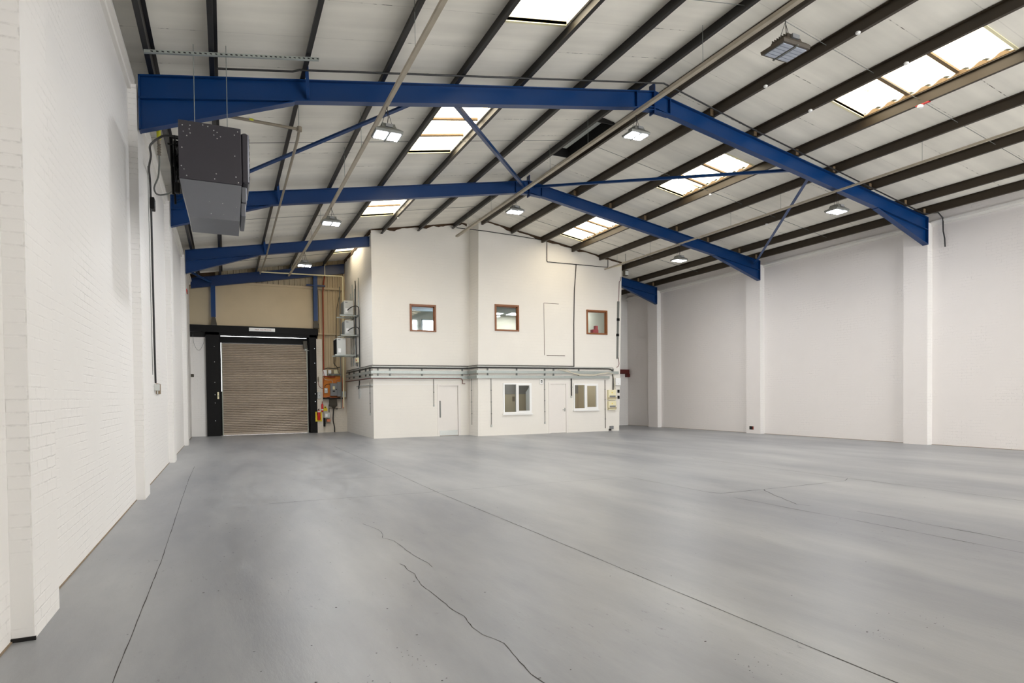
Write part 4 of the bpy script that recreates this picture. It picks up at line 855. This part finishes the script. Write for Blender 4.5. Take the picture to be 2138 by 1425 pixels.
# pier furniture
t=MB().box(4.47,4.73,YG-.135,YG-.121,.47,.88).build('extinguisher_board',M['yellow']); tag(t,'yellow backing board behind the fire extinguisher on the white pier','board')
t=thing('fire_extinguisher','red fire extinguisher hung on the yellow board','fire extinguisher',(4.60,YG-.2,.52)); MB().lathe((4.60,YG-.2,.52),[(.03,0),(.062,.01),(.065,.03),(.065,.33),(.055,.375),(.025,.40),(.022,.43)],18).build('cylinder',M['red'],t,True)
MB().lathe((4.60,YG-.2,.855),[(.058,0),(.066,.004),(.0662,.04),(.06,.045)],18).build('label_band',M['pvc'],t,True)
mb=MB(); mb.box(4.585,4.615,YG-.23,YG-.17,.95,.985); mb.box(4.59,4.61,YG-.28,YG-.16,.985,1.0); mb.box(4.56,4.6,YG-.215,YG-.185,.955,.975); mb.build('valve_head',M['blackp'],t)
MB().cable([(4.57,YG-.2,.965),(4.53,YG-.21,.93),(4.525,YG-.22,.8),(4.535,YG-.24,.72)],.008,6).build('hose',M['black'],t)
t=thing('fire_extinguisher','slim red extinguisher hanging higher behind the one on the yellow board','fire extinguisher',(4.74,YG-.16,.88)); MB().lathe((4.745,YG-.18,.87),[(.02,0),(.042,.01),(.044,.03),(.044,.3),(.02,.34)],16).build('cylinder',M['red'],t,True); MB().box(4.73,4.76,YG-.2,YG-.16,1.21,1.3).build('valve_head',M['rust'],t); MB().lathe((4.745,YG-.18,.93),[(.04,0),(.045,.003),(.0455,.05),(.04,.055)],16).build('label_band',M['pvc'],t,True)
t=thing('isolator_switch','pale isolator box with dark sides on the white pier','switch',(4.62,YG-.14,1.42)); MB().bbox(4.555,4.70,YG-.2,YG-.12,1.42,1.70,.006).build('box',M['lgrey'],t); MB().box(4.54,4.555,YG-.17,YG-.13,1.46,1.68).build('side_lever',M['blackp'],t); MB().cyl((4.64,YG-.212,1.55),.014,.012,'y',8).build('rotary_knob',M['blackp'],t)
t=thing('hand_lamp','small caged lamp with drooping lead on the white pier','lamp',(4.6,YG-.14,2.15)); MB().lathe((4.60,YG-.15,2.12),[(.015,0),(.025,.02),(.03,.12),(.02,.2),(.008,.22)],12).build('cage',M['gaspipe'],t,True); MB().cable([(4.60,YG-.15,2.12),(4.62,YG-.15,1.98),(4.70,YG-.15,1.87),(4.8,YG-.1,1.84)],.008,6).build('lead',M['rust'],t)
# top of services corner: dark beam & cream pocket boxes
t=thing('cable_trough','dark horizontal trough with white boxes above the plywood board','cable tray',(5.1,YG-.1,2.36)); MB().box(4.98,5.55,YG-.16,YG-.03,2.40,2.46).build('trough',M['galvD'],t); MB().box(4.8,4.96,YG-.1,YG-.02,2.38,2.62).build('junction_box',M['pvc'],t); MB().box(5.02,5.14,YG-.1,YG-.02,2.47,2.62).build('junction_box',M['pvc'],t); MB().box(5.25,5.45,YG-.1,YG-.02,2.47,2.62).build('junction_box',M['cream'],t)
mb=MB(); mb.tube([(4.86,YG-.08,2.66),(5.0,YG-.09,2.70),(5.3,YG-.1,2.68),(5.5,YG-.12,2.74)],.02,6); mb.tube([(5.26,YG-.1,3.2),(5.25,YG-.1,2.9),(5.4,YG-.1,2.72),(5.42,YG-.14,2.5)],.015,6); mb.tube([(4.66,YG-.06,5.95),(4.67,YG-.06,4.2)],.012,6); mb.tube([(5.55,YG-.15,5.9),(5.4,YG-.12,5.2),(5.33,YG-.12,3.3),(5.28,YG-.12,2.8)],.012,6)
o=mb.build('cable_bundle',M['black']); tag(o,'loose black cables hanging over the trough by the office wall','cable')

# brackets and boxes on office side wall (X = XO)
def wallbox(z0,z1,x0,y0,y1,label,dark=False,x1=None):
    x1=x1 or XO-.14
    t=thing('inverter_box',label,'electrical box',(x0,(y0+y1)/2,z0),'electrical boxes on wall brackets')
    MB().bbox(x0,x1,y0,y1,z0,z1,.008).build('case',M['lgrey'],t); MB().box(x0+.05,x0+.15,y0-.006,y0,z0+.08,z0+.24).build('cover_plate',M['pvc'],t)
    mb=MB()
    for i in range(6): mb.box(x0-.03,x0,y0+.06+i*(y1-y0-.12)/5-.004,y0+.06+i*(y1-y0-.12)/5+.004,z0+.03,z1-.05)
    mb.build('heat_sink',M['blackp'] if dark else M['galvD'],t)
    MB().box(x0+.04,x0+.14,y0-.004,y0,z1-.08,z1-.05).build('brand_strip',M['grey'],t)
wallbox(4.665,5.2,5.29,13.9,14.5,'topmost pale electrical box on a bracket, office side wall')
wallbox(3.89,4.44,5.31,13.9,14.5,'middle pale electrical box on a bracket, office side wall')
wallbox(3.11,3.75,5.00,13.9,14.6,'lowest and deepest pale electrical box, office side wall',True,5.34)
for z,x,lb in ((4.58,5.10,'topmost'),(3.825,5.12,'middle'),(3.06,4.90,'lowest')):
    t=thing('wall_bracket','%s galvanised bracket arms under a pale electrical box'%lb,'bracket',(5.4,14,z),'galvanised brackets on office side wall')
    for y in (13.7,14.45): MB().box(x,XO-.01,y,y+.04,z,z+.045).build('arm',M['galv'],t)
    MB().box(XO-.06,XO-.01,13.6,14.7,z-.02,z+.05).build('wall_channel',M['galvD'],t)
for i,(y,z0,z1,lb) in enumerate(((14.58,2.7,5.95,'tallest left'),(13.34,2.55,6.0,'rightmost'),(14.1,2.7,5.7,'middle'),(15.0,2.7,5.65,'far left'))):
    o=MB().tube([(XO-.05,y,z0),(XO-.05,y,z1)],.018,8).build('conduit',M['galv']); tag(o,'vertical galvanised conduit on office side wall, %s of the four'%lb,'conduit','conduits on the office side wall')
o=MB().cable([(XO-.09,13.75,5.95),(XO-.09,13.7,5.7),(XO-.09,13.8,4.9),(XO-.09,13.7,3.2),(XO-.09,13.6,2.65)],.02,8).build('electrical_cable',M['black']); tag(o,'black cable snaking down behind the bracketed electrical boxes','cable')
for z,lb in ((4.83,'upper'),(4.03,'lower')):
    pts=[(5.42,13.88,z),(5.5,13.6,z+.07),(5.62,13.35,z+.1),(5.70,13.22,z+.04),(5.71,13.15,z-.15),(5.71,13.12,2.6 if lb=='upper' else 2.62)]
    o=MB().cable(pts,.018,8).build('electrical_cable',M['black']); tag(o,'black cable curving out of the %s bracketed electrical box'%('topmost' if lb=='upper' else 'middle'),'cable')
t=thing('emergency_switch','cream switch box with red knob on the office side wall','switch',(5.7,13.6,2.8)); MB().bbox(XO-.12,XO-.01,13.5,13.8,2.80,2.98,.006).build('box',M['cream'],t); MB().cyl((XO-.14,13.55,2.88),.03,.03,'x',10).build('knob',M['red'],t)
o=MB().box(XO-.05,XO-.01,13.42,13.62,1.4,1.8).build('conduit_end_box',M['lgrey']); tag(o,'grey box at the foot of the cables on the office side wall','box')
o=MB().tube([(XO-.06,13.32,2.5),(XO-.06,13.36,2.0),(XO-.06,13.5,1.78)],.02,8).build('electrical_cable',M['black']); tag(o,'black cable ending in the grey box on the office side wall','cable')
o=MB().tube([(XO-.04,14.0,1.88),(XO-.04,11.25,1.88)],.016,8).build('conduit',M['galv']); tag(o,'level grey conduit along the office side wall below the trays','conduit')

# ------------------------------------------------------------------ cable trays around the office
def path(off,z,xe=XR-.02,ys=16.1): return [(XO-.01-off,ys,z),(XO-.01-off,YL-off,z),(XS-off+.02,YL-off,z),(XS-off+.03,YR-off,z),(xe,YR-off,z)]
def tray(z0,z1,label,xe):
    t=thing('cable_tray',label,'cable tray',(XO,YL,z0),'cable trays around the office block'); h=z1-z0; zc_=(z0+z1)/2
    MB().sweep(path(.075,zc_,xe),[(-.006,-h/2),(.006,-h/2),(.006,h/2),(-.006,h/2)]).build('tray_side',M['galv'],t)
    MB().sweep(path(.045,z0+.006,xe),[(-.03,-.004),(.03,-.004),(.03,.004),(-.03,.004)]).build('tray_base',M['galvD'],t)
    return t
t1=tray(2.285,2.385,'upper galvanised cable tray wrapping the office block',15.44)
t2=tray(2.10,2.205,'lower galvanised cable tray wrapping the office block',15.0)
for x in (5.95,6.38,7.55,9.1): MB().box(x-.022,x+.022,YL-.05,YL,2.19,2.50).build('bracket',M['galvD'],t1)
for x in (9.75,10.92,12.1,12.48,13.6,15.2): MB().box(x-.022,x+.022,YR-.05,YR,2.19,2.50).build('bracket',M['galvD'],t1)
for y in (11.6,12.3,13.4,14.6,15.6): MB().box(XO-.06,XO-.01,y-.03,y+.03,2.15,2.52).build('bracket',M['galvD'],t1)
o=MB().sweep(path(.03,2.535,15.2),[(-.012,-.012),(.012,-.012),(.012,.012),(-.012,.012)]).build('conduit',M['galv']); tag(o,'grey conduit between the two black cables over the trays','conduit')
pts=path(.03,2.575,13.39); o=MB().tube(pts,.013,8).build('electrical_cable',M['black']); tag(o,'upper thin black cable running level above the cable trays','cable')
pts=path(.05,2.485,15.02); pts=pts[:-1]+[(14.98,YR-.05,2.485),(15.1,YR-.05,2.46),(15.17,YR-.05,2.38),(15.19,YR-.05,2.2),(15.18,YR-.05,1.64)]
o=MB().tube(pts,.021,8).build('electrical_cable',M['black']); tag(o,'thick black cable over the trays bending down to the cream boards','cable')
pts=path(.095,2.12,0)[:2]+[(8.95,YL-.095,2.12),(9.05,YL-.09,2.10),(9.09,YL-.08,2.03),(9.09,YL-.05,1.93),(9.2,YL-.05,1.92)]
o=MB().tube(pts,.014,8).build('electrical_cable',M['redp']); tag(o,'dark red cable below the lower tray ending beside the left office door','cable')
mb=MB()
for j in range(5):
    dz=.02*j; mb.tube([(12.6+.1*j,YR-.09,2.46),(12.95+.08*j,YR-.1,2.37-dz*.8),(13.6,YR-.1,2.27-dz*.7),(14.2,YR-.1,2.25-dz*.5),(14.9,YR-.09,2.34-dz*.4),(15.15,YR-.09,2.30),(15.26,YR-.09,1.9-.04*j),(15.28-.02*j,YR-.08,1.66)],.011,6)
o=mb.build('cable_bundle',M['ccab']); tag(o,'bundle of cream cables sagging over the trays at the office right end','cable')
def black_run(pts,label,r=.014,clips=()):
    o=MB().tube(pts,r,8).build('conduit',M['black']); tag(o,label,'conduit','black conduits on the office front')
    return o
y=YR-.02
black_run([(13.39,y,2.56),(13.40,y,4.2),(13.44,y,5.5),(13.53,y,6.53)],'tall vertical black conduit between the patched panel and right upper window',.017)
black_run([(8.6,YR-.05,7.42),(9.6,YR-.05,7.42),(10.9,YR-.03,7.38),(12.22,y,7.32),(12.25,y,7.28),(12.24,y,6.56),(12.27,y,6.525),(13.6,y,6.53),(14.98,y,6.53),(15.0,y,6.56),(15.0,y,6.85)],'black conduit stepping along just under the roof of the office front')
o=MB().tube([(14.96,YR-.03,6.49),(15.64,YR-.03,6.665)],.02,8).build('conduit',M['cream']); tag(o,'short cream conduit slanting to the top right corner of the office','conduit')
def drop(x,y,z0,z1,label,mat='galvD',r=.011,box=True,axis='y'):
    t=thing('conduit_drop',label,'conduit',(x,y,z1),'conduit drops below the cable trays'); MB().tube([(x,y,z0),(x,y,z1+.02)],r,8).build('conduit',M[mat],t)
    if box: MB().bbox(x-.03,x+.03,y-.02,y+.018,z1-.05,z1+.03,.005).build('end_box',M['lgrey'],t)
    mb=MB(); k=max(2,int((z0-z1)/.35))
    for i in range(1,k): z=z0+(z1-z0)*i/k; mb.box(x-r-.008,x+r+.008,y-r-.004,y+.015,z-.01,z+.01)
    mb.build('saddle_clip',M['galvD'],t)
drop(XO-.035,11.62,1.98,.86,'grey conduit drop on the office side wall near the corner')
drop(7.985,YL-.02,2.09,1.14,'short grey conduit drop left of the left office door')
drop(XS-.025,10.83,2.1,.38,'grey conduit drop on the recessed return of the office front',box=False)
drop(9.88,YR-.02,2.09,.38,'long grey conduit drop left of the larger white window')
drop(12.09,YR-.02,2.09,.42,'long grey conduit drop between the larger white window and the door')
drop(13.265,YR-.03,2.13,1.40,'thick black conduit drop between right door and smaller window','black',.022)
drop(14.82,YR-.02,2.05,.10,'dark conduit drop left of the cream distribution boards','brownd',.012,False)
t=thing('thermostat','white wall controller with black display above the larger white window','controller',(11.95,YR-.03,1.9)); MB().bbox(11.88,12.02,YR-.04,YR,1.89,2.07,.006).build('case',M['pvc'],t); MB().box(11.915,11.985,YR-.044,YR-.04,1.94,2.03).build('display',M['dark'],t); MB().box(11.93,11.97,YR-.046,YR-.044,1.96,2.0).build('readout',M['lgrey'],t)
for z0,z1,lb in ((1.25,1.64,'upper'),(.85,1.2,'lower')):
    t=thing('distribution_board',lb+' cream distribution board at the right end of the office front','electrical box',(15.1,YR-.08,z0),'cream distribution boards'); MB().bbox(14.92,15.29,YR-.11,YR,z0,z1,.008).build('case',M['cream'],t)
    MB().box(14.97,15.25,YR-.118,YR-.11,z0+.1,z0+.17).build('breaker_window',M['grey'],t); MB().box(14.90,15.30,YR-.125,YR-.1,z0+.06,z0+.085).build('hinged_lip',M['closure'],t)
    MB().prism_y([(15.06,z1-.12),(15.12,z1-.12),(15.09,z1-.07)],YR-.113,YR-.11).build('warning_label',M['yellow'],t)
t=thing('junction_box','white square junction box at the office right edge under the trays','electrical box',(15.42,YR-.05,1.83)); MB().bbox(15.29,15.53,YR-.09,YR,1.83,2.12,.008).build('case',M['pvc'],t); MB().box(15.40,15.42,YR-.094,YR-.09,1.88,1.9).build('lock_screw',M['grey'],t)
for z,lb in ((1.53,'upper'),(1.29,'lower')):
    t=thing('wall_switch',lb+' small black switch at the office right edge','switch',(15.46,YR-.03,z),'small black switches'); MB().bbox(15.42,15.50,YR-.04,YR,z,z+.12,.004).build('plate',M['blackp'],t); MB().box(15.45,15.47,YR-.048,YR-.04,z+.045,z+.075).build('rocker',M['dark'],t)
t=thing('floor_socket','grey socket box low at the right end of the office front','socket',(15.1,YR-.05,.08)); MB().bbox(15.02,15.18,YR-.08,YR,.08,.2,.008).build('case',M['grey'],t); MB().box(14.98,15.05,YR-.1,YR-.02,.02,.09).build('plug',M['black'],t)
t=thing('vertical_trunking','dull grey vertical trunking with black joints at office right edge','trunking',(15.45,YR-.03,2.9))
mb=MB(); mb.hexa([(15.38,YR-.05,2.9),(15.44,YR-.05,2.9),(15.44,YR,2.9),(15.38,YR,2.9),(15.44,YR-.05,5.2),(15.52,YR-.05,5.2),(15.52,YR,5.2),(15.44,YR,5.2)]); mb.build('trunking_body',M['galvD'],t)
for x,z in ((15.47,4.42),(15.44,3.8)): MB().box(x-.06,x+.04,YR-.065,YR,z,z+.1).build('black_joint',M['blackp'],t)
o=MB().tube([(15.50,YR-.02,5.2),(15.54,YR-.02,6.0),(15.60,YR-.02,6.05),(15.62,YR-.02,6.2)],.01,6).build('conduit',M['redp']); tag(o,'thin reddish conduit rising above the grey trunking at office right edge','conduit')
o=MB().tube([(15.46,YR-.02,2.95),(15.50,YR-.02,2.7),(15.46,YR-.02,2.6),(15.38,YR-.02,2.55)],.01,6).build('conduit',M['redp']); tag(o,'thin reddish conduit from grey trunking down to the trays','conduit')
t=thing('air_brick','dark vent hole low on the middle pilaster of right wall','vent',(W,D+.35,.14)); MB().box(W-.006,W+.01,D+.26,D+.45,.14,.26).build('opening',M['dark'],t); MB().box(W-.008,W-.006,D+.26,D+.3,.14,.26).build('rust_edge',M['rust'],t)

# ------------------------------------------------------------------ light
w=bpy.data.worlds.new('sky'); bpy.context.scene.world=w; w.use_nodes=True
bg=w.node_tree.nodes['Background']; bg.inputs[0].default_value=(.97,.97,.97,1); bg.inputs[1].default_value=6.2
sc=bpy.context.scene
sc.view_settings.view_transform='Standard'; sc.view_settings.look='None'; sc.view_settings.exposure=0.32; sc.view_settings.gamma=1; sc.view_settings.use_curve_mapping=False
sc.cycles.use_denoising=True
sc.cycles.max_bounces=10; sc.cycles.diffuse_bounces=6; sc.cycles.glossy_bounces=4; sc.cycles.transparent_max_bounces=8
sc.cycles.sample_clamp_indirect=6
